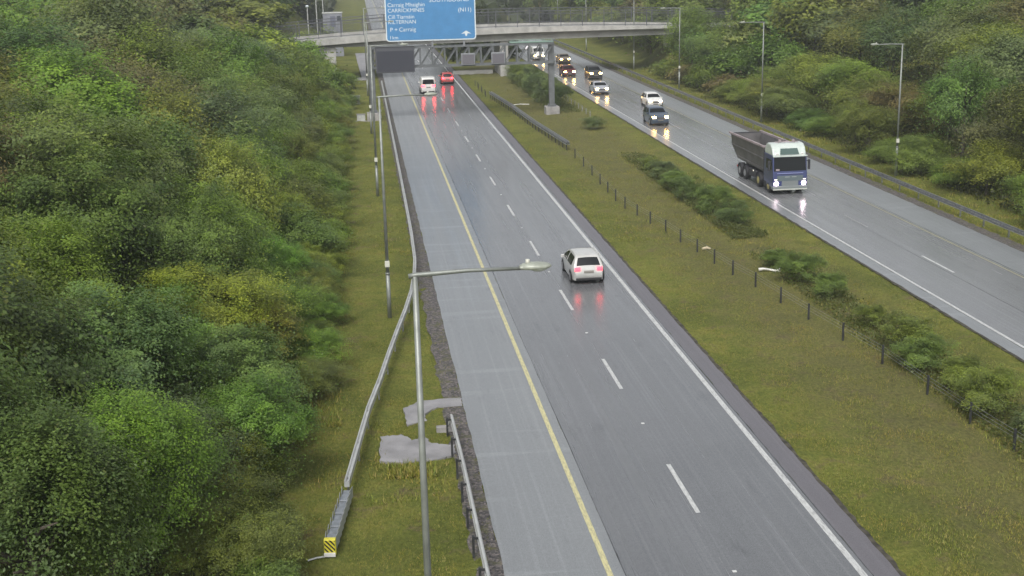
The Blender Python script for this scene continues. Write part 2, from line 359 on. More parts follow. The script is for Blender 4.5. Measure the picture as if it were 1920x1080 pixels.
def trunk_mesh(seed):
    r = random.Random(seed); mb = MB(); top = 1.0
    mb.tube([(0, 0, -.15), (r.uniform(-.03, .03), r.uniform(-.03, .03), .35), (r.uniform(-.07, .07), r.uniform(-.07, .07), top), (r.uniform(-.1, .1), r.uniform(-.1, .1), 1.5)], [.055, .042, .026, .008], 7)
    for i in range(7):
        a = r.uniform(0, 6.28); z = r.uniform(.35, 1.1); l = r.uniform(.45, .75)
        mb.tube([(0, 0, z), (math.cos(a)*l*.5, math.sin(a)*l*.5, z+l*.35), (math.cos(a)*l, math.sin(a)*l, z+l*.55)], [.022, .014, .004], 5)
    o = mb.build('trunk', bark, smooth=True); me = o.data; bpy.data.objects.remove(o); return me
TR = [trunk_mesh(i) for i in range(4)]
TREES = []
def tree(x, y, w, h, crown, col, label, group, name='tree', cat='tree', trunk=True, lift=0.):
    z = tz(x, y); e = empty(name, (x, y, z), label, cat, group, rnd.uniform(0, 6.28))
    if trunk:
        t = bpy.data.objects.new('trunk', rnd.choice(TR)); C.objects.link(t); t.parent = e; t.scale = (h*.42, h*.42, h*.5)
        c = bpy.data.objects.new('crown', crown); C.objects.link(c); c.parent = e
    else:
        c = bpy.data.objects.new('foliage', crown); C.objects.link(c); c.parent = e
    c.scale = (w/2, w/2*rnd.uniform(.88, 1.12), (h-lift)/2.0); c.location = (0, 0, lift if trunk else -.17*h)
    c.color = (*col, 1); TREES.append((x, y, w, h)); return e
PAL = {'yellow-green': (.165, .208, .040), 'bright green': (.138, .198, .042), 'olive green': (.142, .180, .042), 'mid green': (.120, .176, .046),
       'dark green': (.088, .130, .044), 'grey-green': (.124, .164, .074), 'brownish': (.140, .132, .058)}
FORM = ['bushy', 'spreading', 'rounded', 'ragged', 'dense', 'feathery', 'leafy']
ORD = ['first', 'second', 'third', 'fourth', 'fifth', 'sixth', 'seventh', 'eighth', 'ninth', 'tenth', 'eleventh', 'twelfth', 'thirteenth', 'fourteenth', 'fifteenth', 'sixteenth', 'seventeenth', 'eighteenth', 'nineteenth', 'twentieth', 'twenty-first', 'twenty-second', 'twenty-third', 'twenty-fourth', 'twenty-fifth', 'twenty-sixth', 'twenty-seventh', 'twenty-eighth', 'twenty-ninth', 'thirtieth', 'thirty-first', 'thirty-second', 'thirty-third', 'thirty-fourth', 'thirty-fifth']
def wood(rows, side, word):
    for ri, (x, y0, y1, step, w0, w1, h0, h1, pal, jx) in enumerate(rows):
        y = y0; k = 0
        while y < y1:
            w = rnd.uniform(w0, w1)*(1+.0012*y); h = rnd.uniform(h0, h1)
            xx = x+rnd.uniform(-jx, jx); yy = y+rnd.uniform(-1, 1)
            st = step*(1+.0035*max(0, y-60))
            cn = rnd.choice(pal); col = tuple(c*rnd.uniform(.85, 1.15) for c in PAL[cn])
            d = math.hypot(yy, xx); cr = rnd.choice(NEAR if d < 70 else MID if d < 150 else FAR)
            if 183 < yy < 201 and -14 < xx < 60: yy += 18; y += 18
            small = h < 3.6
            tree(xx, yy, w, h, cr, col, f"{cn} {rnd.choice(FORM)} {'bush' if small else 'tree'}, {ORD[min(k, 34)]} from camera, {ORD[ri]} row from the {side} verge",
                 f"{'bushes' if small else 'trees'} of the {word} wood", 'bush' if small else 'tree', 'bush' if small else 'tree', trunk=not small, lift=0 if small else h*.06)
            y += st; k += 1
A_ = ['yellow-green', 'bright green', 'olive green', 'mid green']; B_ = ['mid green', 'olive green', 'dark green', 'bright green', 'grey-green', 'yellow-green']; Cc = ['mid green', 'olive green', 'dark green', 'brownish', 'grey-green', 'yellow-green']
wood([(-2.7, 50, 182, 3.2, 2.6, 3.8, 1.3, 2.9, A_, .4),
      (-4.7, 34, 182, 3.7, 3.8, 5.2, 2.8, 4.8, A_, .6),
      (-7.9, 27, 185, 4.9, 5.6, 7.4, 4.6, 7.6, B_, .9),
      (-12.0, 29, 185, 6.0, 6.8, 9.4, 6.4, 9.4, B_, 1.3),
      (-17.5, 46, 330, 7.5, 8.0, 10.5, 7.0, 10.4, Cc, 1.8),
      (-25, 66, 330, 9, 9.5, 12.5, 8.0, 12, Cc, 2.4),
      (-35, 92, 330, 11.5, 11, 14, 9, 13, Cc, 3),
      (-48, 125, 340, 14, 13, 17, 10, 14, Cc, 3)], 'left', 'left')
wood([(42.9, 64, 184, 4.6, 4.2, 6.0, 2.2, 4.4, ['olive green', 'mid green', 'brownish', 'bright green', 'yellow-green'], .8),
      (47.5, 70, 330, 6.0, 6.2, 8.6, 4.6, 8.0, ['mid green', 'olive green', 'brownish', 'mid green', 'yellow-green', 'bright green'], 1.2),
      (54.5, 74, 330, 7.6, 7.8, 10.5, 5.6, 9.0, ['dark green', 'olive green', 'brownish', 'mid green', 'grey-green', 'yellow-green'], 1.6),
      (64, 84, 330, 10, 9.5, 12.5, 6.5, 10, ['dark green', 'olive green', 'brownish', 'grey-green'], 2.2),
      (77, 100, 340, 12.5, 12, 15, 8, 11.5, ['dark green', 'olive green', 'grey-green'], 3)], 'right', 'right')
# the tall ash-like tree leaning over the bridge end on the right, and its neighbour
tree(46.0, 177, 10, 9.0, MID[1], PAL['bright green'], 'broad bright green tree hiding the right end of the overbridge', None)
tree(46.0, 163, 10.5, 7.6, MID[3], PAL['mid green'], 'mid green tree just in front of the tree at the right end of the overbridge', None)
for i, (x, y, w, h, cn) in enumerate([(-3.6, 36.5, 2.4, 1.5, 'olive green'), (-3.3, 32.6, 2.6, 1.7, 'mid green'), (-3.9, 40.5, 2.8, 2.0, 'olive green'), (-3.5, 44.0, 2.4, 1.6, 'yellow-green'), (-4.4, 29.5, 3.2, 2.6, 'yellow-green')]):
    tree(x, y, w, h, BUSH[i % 3], PAL[cn], f'{cn} scrubby bush left of the striped crash cushion, {ORD[[2,1,3,4,0][i]]} from camera', 'scrub beside the crash cushion', 'bush', 'bush', trunk=False)
# median bushes
mbp = [(23.0, 100, 2.4, 1.2), (22.8, 95.5, 3.0, 1.5), (22.9, 91, 3.2, 1.6), (22.7, 87, 3.2, 1.8), (23.2, 82.5, 3.6, 1.9), (23.6, 78.5, 3.2, 1.7), (22.6, 66.5, 2.2, 1.1), (22.9, 63.2, 3.0, 1.6), (23.2, 60, 2.4, 1.3),
       (23.0, 54.6, 2.0, 1.1), (23.3, 51.4, 3.2, 1.5), (22.9, 48.4, 3.0, 1.5), (23.4, 46.0, 2.6, 1.3), (23.0, 42.9, 3.2, 1.9), (23.6, 40.4, 2.4, 1.3),
       (23.0, 126, 3.0, 1.3), (22.4, 146, 4.2, 2.6), (22.0, 151, 5.0, 3.1), (21.8, 157, 5.2, 3.2), (21.8, 163, 5.0, 3.2), (21.7, 169, 5.0, 3.0), (21.8, 175, 4.6, 2.8), (22.2, 181, 4.2, 2.6)]
mbp = [(x-.25, y, w*.95, h*1.25) for x, y, w, h in mbp]
for i, (x, y, w, h) in enumerate(mbp):
    cn = rnd.choice(['mid green', 'dark green', 'olive green', 'grey-green'])
    tree(x, y, w, h, rnd.choice(BUSH), tuple(c*.95 for c in PAL[cn]), f"{cn} median bush, {ORD[len(mbp)-1-i] if 0 else ORD[sorted([m[1] for m in mbp]).index(y)]} from camera, between the carriageways", 'bushes in the median', 'bush', 'bush', trunk=False)
# undergrowth, ground clumps, far wood: nobody could count them
def scatter(name, boxes, size, hmax, col, label, cat, seed, asp=.5, up=.5):
    global rng; rng = np.random.default_rng(seed); Cs = []
    for x0, x1, y0, y1, cnt in boxes:
        x = rng.uniform(x0, x1, cnt); y = y0+(y1-y0)*rng.uniform(0, 1, cnt)**1.25
        z = np.array([tz(a, c) for a, c in zip(x, y)])+rng.uniform(0, hmax, cnt)*(.4+.6*np.sin(x*1.3+np.sin(y))**2)
        Cs.append(np.stack([x, y, z], 1))
    Cn = np.vstack(Cs); o = quads_np(name, leaves(Cn, size, None, up, asp), len(Cn), fol); o.color = (*col, 1)
    return tag(o, label, cat, kind='stuff')
scatter('undergrowth', [(-16, -3.2, 22, 185, 42000), (-40, -16, 50, 200, 16000)], .24, .9, (.055, .072, .020), 'tangled green undergrowth below the trees of the left wood', 'undergrowth', 21)
scatter('undergrowth', [(41.5, 60, 66, 185, 26000), (60, 90, 85, 200, 9000)], .28, .8, (.060, .066, .022), 'rough brown and green scrub on the right bank', 'undergrowth', 22)
scatter('brambles', [(21.7, 24.0, 37, 70, 9000), (21.9, 24.2, 74, 108, 11000), (20.6, 24.0, 140, 186, 9000)], .13, .55, (.110, .125, .036), 'low brambles and weeds between the bushes of the median', 'brambles', 25)
scatter('far_wood', [(-180, -55, 150, 420, 16000), (-70, -8, 300, 520, 12000), (75, 240, 120, 420, 20000), (42, 110, 300, 560, 12000), (15, 27, 215, 480, 3000)], 2.6, 9, (.055, .070, .028), 'far woodland beyond the overbridge and behind the nearer trees', 'wood', 23, .7, .6)

# grass blades in tufts
grm = new_mat('grass_blade'); n, b = nodes(grm); ge = n.nodes.new('ShaderNodeNewGeometry')
gc = ramp(n, ge.outputs['Random Per Island'], [(.0, (.080, .110, .016)), (.35, (.145, .180, .020)), (.7, (.215, .220, .038)), (.95, (.280, .240, .080))])
pn = noise_node(n, ge.outputs['Position'], .5, 5, .65); gc = mixc(n, mapr(n, pn, .45, .65, 0, .7), gc, mixc(n, 1., gc, (1.35, 1.0, .9), 'MULTIPLY'))
n.links.new(gc, b.inputs['Base Color']); b.inputs['Roughness'].default_value = .6; b.inputs['Specular IOR Level'].default_value = .25
def grass(name, boxes, seed, label):
    r = np.random.default_rng(seed); T = []
    for x0, x1, y0, y1, cnt, ln in boxes:
        x = r.uniform(x0, x1, cnt); y = y0+(y1-y0)*r.uniform(0, 1, cnt)**1.6
        keepm = (np.sin(x*2.1+1.7*np.sin(y*.9))+np.sin(y*1.7+x*.4)) > r.uniform(-2.2, .8, cnt); x, y = x[keepm], y[keepm]
        z = np.array([tz(a, c) for a, c in zip(x, y)])-.02; c_ = len(x)
        a = r.uniform(0, 6.28, c_); tilt = r.uniform(.2, 1.1, c_); l = ln*r.uniform(.5, 1.5, c_); w = ln*.10*r.uniform(.7, 1.3, c_)
        Bv = np.stack([x, y, z], 1); dr = np.stack([np.cos(a)*np.sin(tilt), np.sin(a)*np.sin(tilt), np.cos(tilt)], 1)*l[:, None]
        sd_ = np.stack([-np.sin(a), np.cos(a), np.zeros(c_)], 1)*w[:, None]
        V = np.empty((c_, 3, 3)); V[:, 0] = Bv-sd_; V[:, 1] = Bv+sd_; V[:, 2] = Bv+dr; T.append(V.reshape(-1, 3))
    V = np.vstack(T); o = quads_np(name, V, len(V)//3, grm, k=3); return tag(o, label, 'grass', kind='stuff')
grass('grass', [(-3.6, 2.6, 30, 75, 90000, .065), (-3.6, 2.6, 75, 160, 34000, .11)], 31, 'short wet grass of the left verge')
grass('grass', [(14.45, 27.0, 30, 75, 150000, .075), (14.45, 27.0, 75, 190, 70000, .12)], 32, 'olive wet grass of the median strip')
grass('grass', [(37.7, 44, 64, 110, 26000, .16), (37.7, 44, 110, 190, 14000, .22)], 33, 'rough grass of the right verge')
grass('weeds', [(-3.4, -1.4, 46, 165, 9000, .19), (15.5, 26.5, 32, 110, 16000, .11), (21.5, 24.5, 36, 110, 7000, .17), (-2.6, .2, 40, 62, 2500, .13), (.2, 1.9, 40.6, 41.8, 900, .22), (-.6, 2.4, 38.6, 41.6, 900, .16), (2.55, 3.3, 30, 60, 900, .12), (-.2, 2.6, 41.6, 48.6, 9000, .07)], 34, 'taller weeds and straw-coloured grass along the verges and median')

# ------------------------------------------------------------------ barriers
galv = mat('galvanised', (.44, .45, .44), .45, .3, noise=(.10, 2))
galvd = mat('galvanised_dull', (.24, .25, .25), .5, .4, noise=(.3, 5))
steel = mat('dark_steel', (.045, .047, .05), .5, .4, noise=(.3, 5))
WB = [(-.09, .16), (-.02, .165), (.02, .11), (-.055, .055), (-.055, -.03), (.02, -.09), (-.02, -.15), (-.09, -.145), (-.075, -.14), (-.03, -.135), (.0, -.09), (-.075, -.03), (-.075, .055), (.0, .11), (-.03, .145), (-.08, .145)]
BOX = [(-.085, .11), (-.035, .12), (-.015, .07), (.015, .07), (.035, .12), (.085, .11), (.085, -.11), (-.085, -.11)]
def barrier(path, prof, top, label, step=2.4, post_side=0., pm=galvd, rm=galv, two=False, maxp=100, pw_=.07):
    P = [Vector((p[0], p[1], 0)) for p in path]; L = [0]
    for a, c in zip(P, P[1:]): L.append(L[-1]+(c-a).length)
    def at(s):
        for i in range(len(P)-1):
            if s <= L[i+1]: t = (s-L[i])/(L[i+1]-L[i]); return P[i].lerp(P[i+1], t), (P[i+1]-P[i]).normalized()
        return P[-1], (P[-1]-P[-2]).normalized()
    fine_ = [at(L[-1]*i/40)[0] for i in range(41)]
    e = empty('crash_barrier', (P[0].x, P[0].y, tz(P[0].x, P[0].y)), label, 'barrier'); off = Vector(e.location)
    def path_at(h, dx=0): return [Vector((p.x+dx, p.y, tz(p.x, p.y)+h))-off for p in fine_]
    MB().sweep(path_at(top-.13), prof).build('rail', rm, e)
    if two: MB().sweep(path_at(top-.13, .24), prof).build('rail', rm, e)
    k = min(maxp, int(L[-1]/step)+1)
    for i in range(k):
        p, d = at(min(L[-1]-.05, .3+i*step)); r = Vector((d.y, -d.x, 0)); z = tz(p.x, p.y); q = p+r*post_side
        mb = MB().box(q.x-pw_/2-off.x, q.x+pw_/2-off.x, q.y-.05-off.y, q.y+.05-off.y, z-.3-off.z, z+top-.06-off.z)
        if post_side: mb.bar(Vector((q.x, q.y, z+top-.14))-off, Vector((p.x, p.y, z+top-.14))-off, .06)
        mb.build('post', pm, e)
    return e
barrier([(-1.12, 39.0), (-.9, 41), (-.4, 45.6), (.25, 50), (.8, 54.4), (1.55, 59.5), (2.2, 64.7), (2.5, 70), (2.62, 78), (2.68, 95), (2.75, 120), (2.85, 178)], BOX, .74, 'long grey box-rail crash barrier along the left shoulder, splaying away to the striped terminal', 3.2, 0)
barrier([(2.80, 18), (2.80, 30), (2.78, 40), (2.72, 44.4)], WB, .76, 'short crash barrier in the left foreground starting by the concrete hardstanding', 2.0, -.22, steel)
a = empty('barrier_anchor', (2.42, 44.75, 0), 'small grey anchor slab at the start of the short foreground crash barrier', 'anchor')
MB().box(-.3, .3, -.12, .12, -.05, .22, .02).build('block', concd, a); MB().bar((.1, 0, .2), (.3, -.3, .62), .08).build('brace', galv, a)
barrier([(37.95, 58), (37.95, 130), (38.0, 190), (38.0, 300)], WB, .78, 'crash barrier running beside the right carriageway below the wooded bank', 3.2, .14, galvd, galvd)
barrier([(18.0, 112.5), (17.1, 128.3), (16.6, 142.6), (15.7, 158)], WB, .78, 'double-rail crash barrier slanting across the median towards the left carriageway', 1.6, 0, steel, galvd, True)

# crash cushion terminal
ang = math.atan2(3.9, .55)-math.pi/2
t = empty('crash_cushion', (-1.62, 34.9, tz(-1.6, 35)), 'ribbed grey crash cushion with yellow and black striped nose at the splayed barrier end', 'crash cushion', rz=-math.atan2(.5, 3.9)); t.scale = (.58, 1, .86)
seg = mat('terminal_grey', (.20, .22, .24), .5, .2, noise=(.2, 4)); segt = mat('terminal_light', (.34, .36, .37), .45, .3)
for i in range(8):
    y0 = .25+i*.47; w = .26-.006*i
    s_ = MB().box(-w, w, y0, y0+.40, .12, .60-.04*(i % 2), .03).build('segment', seg, t)
    for sg in (-1, 1):
        MB().add([(sg*(w+.005), y0-.02, .26), (sg*(w+.005), y0-.02, .68), (sg*(w+.085), y0+.46, .68), (sg*(w+.085), y0+.46, .26), (sg*(w-.02), y0-.02, .26), (sg*(w-.02), y0-.02, .68), (sg*(w+.06), y0+.46, .68), (sg*(w+.06), y0+.46, .26)],
                 [(0, 1, 2, 3), (7, 6, 5, 4), (1, 5, 6, 2), (0, 3, 7, 4), (0, 4, 5, 1), (3, 2, 6, 7)]).build('side_fender', segt, s_)
ns = MB().box(-.30, .30, .05, .24, .10, .70, .03).build('nose', mat('nose_yellow', (.62, .56, .05), .4), t)
blk = mat('matt_black', (.012, .012, .013), .6)
def clipz(P, lo, hi):
    for lim, sg in ((lo, 1), (hi, -1)):
        Q = []
        for a_, c_ in zip(P, P[1:]+P[:1]):
            ia, ic = sg*(a_[1]-lim) >= 0, sg*(c_[1]-lim) >= 0
            if ia: Q.append(a_)
            if ia != ic: f_ = (lim-a_[1])/(c_[1]-a_[1]); Q.append((a_[0]+f_*(c_[0]-a_[0]), lim))
        P = Q
    return P
for i in range(6):
    z0 = 1.10-i*.17; P_ = clipz([(-.27, z0), (-.27, z0-.085), (.27, z0-.485), (.27, z0-.40)], .24, .67)
    if len(P_) > 2: MB().add([(x, .045, z) for x, z in P_], [tuple(range(len(P_)))]).build('stripe', blk, ns)
MB().box(-.29, .29, -.02, .05, .10, .22).build('foot_plate', mat('white_plate', (.6, .6, .58), .5), t)
MB().tube([(-.3, .1, .05), (-.7, .0, .06), (-1.1, -.1, .03)], .035).build('anchor_cable', galv, t)

# wire rope fence across the median
pts = [(22.2, 36.0), (21.9, 39.4), (21.65, 42.2), (21.45, 45.4), (21.3, 49.5), (20.9, 53), (20.5, 56.4), (20.2, 59.6), (19.9, 62.8), (19.5, 65.6), (19.25, 68.4), (19.0, 71.2), (18.7, 74.0), (18.5, 77.0), (18.15, 79.8), (17.85, 82.4), (17.6, 85.2), (17.55, 88.2), (17.6, 91.4), (17.7, 95), (17.8, 99), (17.9, 103.5), (17.95, 108)]
def post_line(pts, label, h, pm, cab=True):
    e = empty('wire_rope_fence', (pts[0][0], pts[0][1], tz(*pts[0])), label, 'fence'); of = Vector(e.location)
    for x, y in pts:
        z = tz(x, y); MB().box(x-.04-of.x, x+.04-of.x, y-.03-of.y, y+.03-of.y, z-.2-of.z, z+h-of.z).build('post', pm, e)
    if cab:
        for k in range(3):
            MB().tube([Vector((x+.045, y, tz(x, y)+h*(.55+.17*k)))-of for x, y in pts], .006, 4).build('cable', galvd, e)
    return e
post_line(pts, 'low wire rope fence on dark posts crossing the grass of the median', 0.80, steel)
post_line([(24.3+.02*i, 136+2.6*i) for i in range(13)], 'row of short grey posts beside the median edge of the right carriageway', .6, galvd)
post_line([(15.3+.15*(i % 2), 159+2.4*i) for i in range(7)], 'short dark posts beyond the far end of the double-rail barrier', .75, steel, False)
# debris in the median
tag(MB().tube([(-.55, .02, .12), (-.3, .0, .16), (.0, -.05, .12), (.28, -.22, .08), (.55, -.3, .12)], [.10, .07, .06, .07, .13], 8).build('debris', mat('pale_plastic', (.62, .61, .56), .5, noise=(.3, 4)), None, True), 'bent pale strip of debris lying in the median grass', 'debris').location = (21.6, 65.9, tz(21.6, 65.9))
tag(MB().tube([(-.2, 0, .1), (.1, .05, .14), (.3, 0, .08)], [.06, .09, .04], 7).build('debris', mat('tan_plastic', (.5, .42, .28), .6)), 'small tan scrap lying beside a dark post of the wire rope fence', 'debris').location = (19.6, 71.6, tz(19.6, 71.6))
tag(MB().tube([(-1.0, 0, .05), (0, .1, .1), (1.0, 0, .05)], .06, 6).build('debris', MATS['pale_plastic']), 'straight pale strip lying in the grass left of the gantry foot', 'debris').location = (18.4, 149, tz(18.4, 149))
# rock-lined drain in the median
strip('drain_gravel', [20.2, 20.7], 30, 62, -.33, gr, .5, .28, **K)
# road studs
sb = MB().box(-.06, .06, -.05, .05, 0, .02, .006).build('stud_body', mat('stud', (.55, .56, .55), .4)); sm_me = sb.data; bpy.data.objects.remove(sb)
for i in range(-1, 9):
    o = bpy.data.objects.new('road_stud', sm_me); C.objects.link(o); o.location = (9.8, D0+12*i-4, .031)
    tag(o, f'small pale reflective road stud in the lane line, {ORD[i+1]} from camera, left carriageway', 'road stud', 'road studs along the dashed lane line')

# ------------------------------------------------------------------ lamp posts
polem = mat('pole_paint', (.22, .235, .215), .45, .35, noise=(.15, 3)); label_m = mat('pole_label', (.55, .55, .48), .5)
lumm = mat('luminaire', (.30, .32, .27), .4, .1, noise=(.15, 8)); bowl = mat('lamp_bowl', (.42, .45, .40), .15, 0, spec=.8)
def lamp(x, y, h, sgn, label, group, arm=1.75):
    e = empty('street_lamp', (x, y, tz(x, y)), label, 'lamp post', group)
    p = MB().tube([(0, 0, -.2), (0, 0, 2.2)], [.105, .10], 12).tube([(0, 0, 2.2), (0, 0, h)], [.082, .055], 12).tube([(0, 0, 2.15), (0, 0, 2.26)], .108, 12).build('pole', polem, e, True)
    MB().box(-.112, .112, -.112, .0, 2.55, 2.85, .01).build('number_plate', label_m, p)
    MB().tube([(-sgn*.12, 0, h), (0, 0, h+.02), (sgn*arm*.5, 0, h+.06), (sgn*arm, 0, h+.05)], [.05, .05, .04, .036], 8).build('arm', polem, e, True)
    # luminaire: flattened lofted body
    V = []; F = []; st = [(0, .05, .05), (.07, .11, .08), (.2, .16, .10), (.34, .18, .09), (.48, .165, .075), (.57, .11, .05), (.61, .04, .02)]
    for a_, w, hh in st:
        for k in range(10):
            t_ = 2*math.pi*k/10; V.append((sgn*(arm-.02+a_), w*math.cos(t_), h+.06+.03*a_+hh*math.sin(t_)*(1 if math.sin(t_) > 0 else .55)))
    for i in range(len(st)-1):
        for k in range(10): F.append((i*10+k, i*10+(k+1) % 10, (i+1)*10+(k+1) % 10, (i+1)*10+k))
    F += [tuple(range(10)), tuple(60+k for k in range(10))]
    l = mesh('luminaire', V, F, lumm, e, True)
    V = []; F = []
    st = [(.20, .11, .02), (.28, .15, .07), (.38, .16, .085), (.49, .14, .06), (.56, .07, .02)]
    for a_, w, hh in st:
        for k in range(9):
            t_ = math.pi*k/8; V.append((sgn*(arm-.02+a_), w*math.cos(t_), h+.045+.03*a_-hh*math.sin(t_)))
    for i in range(4):
        for k in range(8): F.append((i*9+k, i*9+k+1, (i+1)*9+k+1, (i+1)*9+k))
    mesh('bowl', V, F, bowl, l, True)
    MB().tube([(sgn*(arm+.14), .0, h+.13), (sgn*(arm+.14), 0, h+.22)], .04, 8).build('photocell', label_m, l, True)
    return e
for i, (y, h, lb) in enumerate([(23.4, 11.3, 'nearest grey lamp post, in the foreground of the left verge, arm over the hard shoulder'), (60.8, 10.73, 'second lamp post of the left verge, beside the rising crash barrier'),
                                (94.1, 10.9, 'third lamp post of the left verge'), (129, 10.9, 'fourth lamp post of the left verge, just before the gantry'), (165, 10.9, 'fifth lamp post of the left verge, between gantry and overbridge')]):
    lamp(.82, y, h, 1, lb, 'lamp posts of the left verge', 2.15 if i else 2.0)
for i, (y, h, lb) in enumerate([(93, 9.9, 'nearest lamp post behind the right crash barrier, right of the truck'), (126.7, 9.9, 'lamp post behind the right crash barrier, second from the camera, above the truck'),
                                (161, 10.0, 'lamp post in front of the broad tree, third from the camera on the right'), (188.5, 10.3, 'lamp post standing before the right half of the overbridge'), (229, 10.3, 'lamp post on the right just beyond the overbridge'), (262, 10.3, 'farthest lamp post on the right beyond the overbridge')]):
    lamp(40.3, y, h, -1, lb, 'lamp posts of the right verge', 1.9)

# ------------------------------------------------------------------ gantry
GY = 140.0
gp = mat('gantry_paint', (.145, .155, .16), .5, .3, noise=(.15, 2)); grn = mat('gantry_walkway', (.22, .33, .27), .5, .2)
def gantry():
    e = empty('sign_gantry', (11, GY, 0), 'grey lattice sign gantry spanning the left carriageway', 'gantry')
    X0, X1 = 1.3-11, 20.9-11
    for nm, x in (('column', 1.25-11), ('column', 20.75-11)):
        c = MB().box(x-.30, x+.30, -.28, .28, .8, 7.95, .04).box(x-.42, x+.42, -.4, .4, .78, 1.05).box(x-.37, x+.37, -.34, .34, 5.3, 5.75).build(nm, gp, e)
        MB().box(x-.75, x+.75, -.85, .85, -.5, .8, .05).build('plinth', concd, c)
    for dy in (-.55, .55):
        MB().box(X0, X1, dy-.10, dy+.10, 7.55, 7.75).box(X0, X1, dy-.10, dy+.10, 5.5, 5.72).build('chord', gp, e)
    mb = MB(); k = 15; dx = (X1-X0)/k
    for i in range(k+1):
        x = X0+i*dx
        for dy in (-.55, .55):
            mb.bar((x, dy, 5.7), (x, dy, 7.6), .12)
            if i < k: mb.bar((x, dy, 5.65), (x+dx, dy, 7.6), .10)
        mb.bar((x, -.55, 7.65), (x, .55, 7.65), .09); mb.bar((x, -.55, 5.6), (x, .55, 5.6), .09)
        if i < k: mb.bar((x, -.55, 7.65), (x+dx, .55, 7.65), .07)
    mb.build('lattice', gp, e)
    w = MB().box(16.2-11, 20.9-11, -.7, .7, 7.80, 7.88).build('walkway', grn, e)
    mb = MB()
    for i in range(6): mb.bar((5.3+i*.9, -.68, 7.9), (5.3+i*.9, -.68, 8.12), .04)
    mb.bar((5.3, -.68, 8.12), (9.8, -.68, 8.12), .05); mb.build('handrail', grn, w)
    return e
gantry()
bd = mat('sign_blue', (.062, .215, .43), .45, noise=(.06, 1)); wh = mat('sign_white', (.60, .66, .68), .5); bk = mat('sign_back', (.20, .21, .22), .6)
s = empty('direction_sign', (2.93, GY-.80, 8.34), 'large blue motorway direction sign with white lettering on top of the gantry', 'sign')
SW, SH = 9.62, 6.4
def rrect(w, h, r, inset=0, y=0):
    P = []
    for cx, cz, a0 in ((w-r, h-r, 0), (r, h-r, 90), (r, r, 180), (w-r, r, 270)):
        for k in range(6):
            t_ = R(a0+90*k/5); P.append((cx+(r-inset)*math.cos(t_), cz+(r-inset)*math.sin(t_)))
    return P
def plate(name, w, h, r, inset, y0, y1, m, parent):
    P = rrect(w, h, r, inset); n_ = len(P); V = [(x, y0, z) for x, z in P]+[(x, y1, z) for x, z in P]
    return mesh(name, V, [tuple(range(n_)), tuple(range(n_, 2*n_))[::-1]]+[(i, n_+i, n_+(i+1) % n_, (i+1) % n_) for i in range(n_)], m, parent)
plate('border', SW, SH, .35, 0, 0, .06, wh, s); pnl = plate('panel', SW, SH, .35, .12, -.012, 0.0, bd, s)
MB().box(1.2, 1.4, .07, .25, -.7, 6.2).box(4.8, 5.0, .07, .25, -.7, 6.2).box(8.2, 8.4, .07, .25, -.7, 6.2).build('bracket', bk, s)
def text(body, x, z, size, m, parent, y=-.016, name='lettering', align='LEFT'):
    cu = bpy.data.curves.new('txt', 'FONT'); cu.body = body; cu.size = size; cu.align_x = align; cu.fill_mode = 'FRONT'
    o = bpy.data.objects.new('txt', cu); C.objects.link(o); dg = bpy.context.evaluated_depsgraph_get(); dg.update()
    me = bpy.data.meshes.new_from_object(o.evaluated_get(dg)); bpy.data.objects.remove(o)
    q = bpy.data.objects.new(name, me); C.objects.link(q); me.materials.clear(); me.materials.append(m); q.parent = parent
    q.rotation_euler = (R(90), 0, 0); q.location = (x, y, z); return q
for body, x, z, sz in (('Carraig Mhaighin', .28, 3.62, .58), ('CARRICKMINES', .28, 3.05, .56), ('Cill Tiarnáin', .28, 2.38, .58), ('KILTERNAN', .28, 1.85, .56), ('P + Carraig', .45, 1.05, .60), ('1 km', .35, .25, .52),
                       ('SOUTHBOUND', 4.7, 4.02, .62), ('(N11)', 7.75, 2.95, .60)):
    if ' ' in body:
        px_ = x
        for wd in body.split(' '): o_t = text(wd, px_, z, sz, wh, pnl); px_ += max(v.co.x for v in o_t.data.vertices)+.28*sz
    else: text(body, x, z, sz, wh, pnl)
mb = MB(); mb.add([(8.0, -.016, .62), (8.35, -.016, .82), (8.55, -.016, .95), (8.75, -.016, .82), (9.1, -.016, .62), (8.7, -.016, .66), (8.62, -.016, .38), (8.48, -.016, .38), (8.4, -.016, .66)], [tuple(range(9))])
mb.build('symbol', wh, pnl)
MB().add([(.65, -.016, 4.3), (.85, -.016, 4.45), (.5, -.016, 4.95), (.62, -.016, 5.05), (.2, -.016, 5.2), (.18, -.016, 4.7), (.32, -.016, 4.82)], [(0, 1, 3, 4, 5, 6)]).build('arrow', wh, pnl)
vm = empty('message_sign', (1.72, GY-1.25, 5.1), 'dark blank variable message sign hung at the left end of the gantry', 'sign')
MB().box(0, 4.12, 0, .55, 0, 2.8, .05).build('cabinet', mat('vms_grey', (.085, .088, .10), .5, .2), vm)
MB().box(.12, 4.0, -.02, .0, .15, 2.3).build('display', mat('vms_face', (.040, .042, .055), .35), vm)
MB().box(-.05, 4.17, -.10, .6, 2.75, 2.83).build('rain_hood', gp, vm)
for x, lb in ((10.85, 'grey lane signal box over the left lane side of the gantry'), (14.1, 'grey lane signal box on the gantry above the median edge')):
    q = empty('lane_signal', (x, GY-1.0, 5.65), lb, 'signal'); MB().box(0, 1.5, 0, .35, 0, 1.25, .04).build('housing', bk, q)
    MB().box(.12, 1.38, -.015, 0, .1, 1.1).build('display', mat('signal_face', (.12, .115, .13), .5), q)
    MB().box(.05, .15, .35, .5, .2, 1.1).box(1.35, 1.45, .35, .5, .2, 1.1).build('bracket', gp, q)
q = empty('traffic_camera', (18.0, GY-.75, 7.0), 'small white traffic camera fixed inside the right bay of the gantry', 'camera')
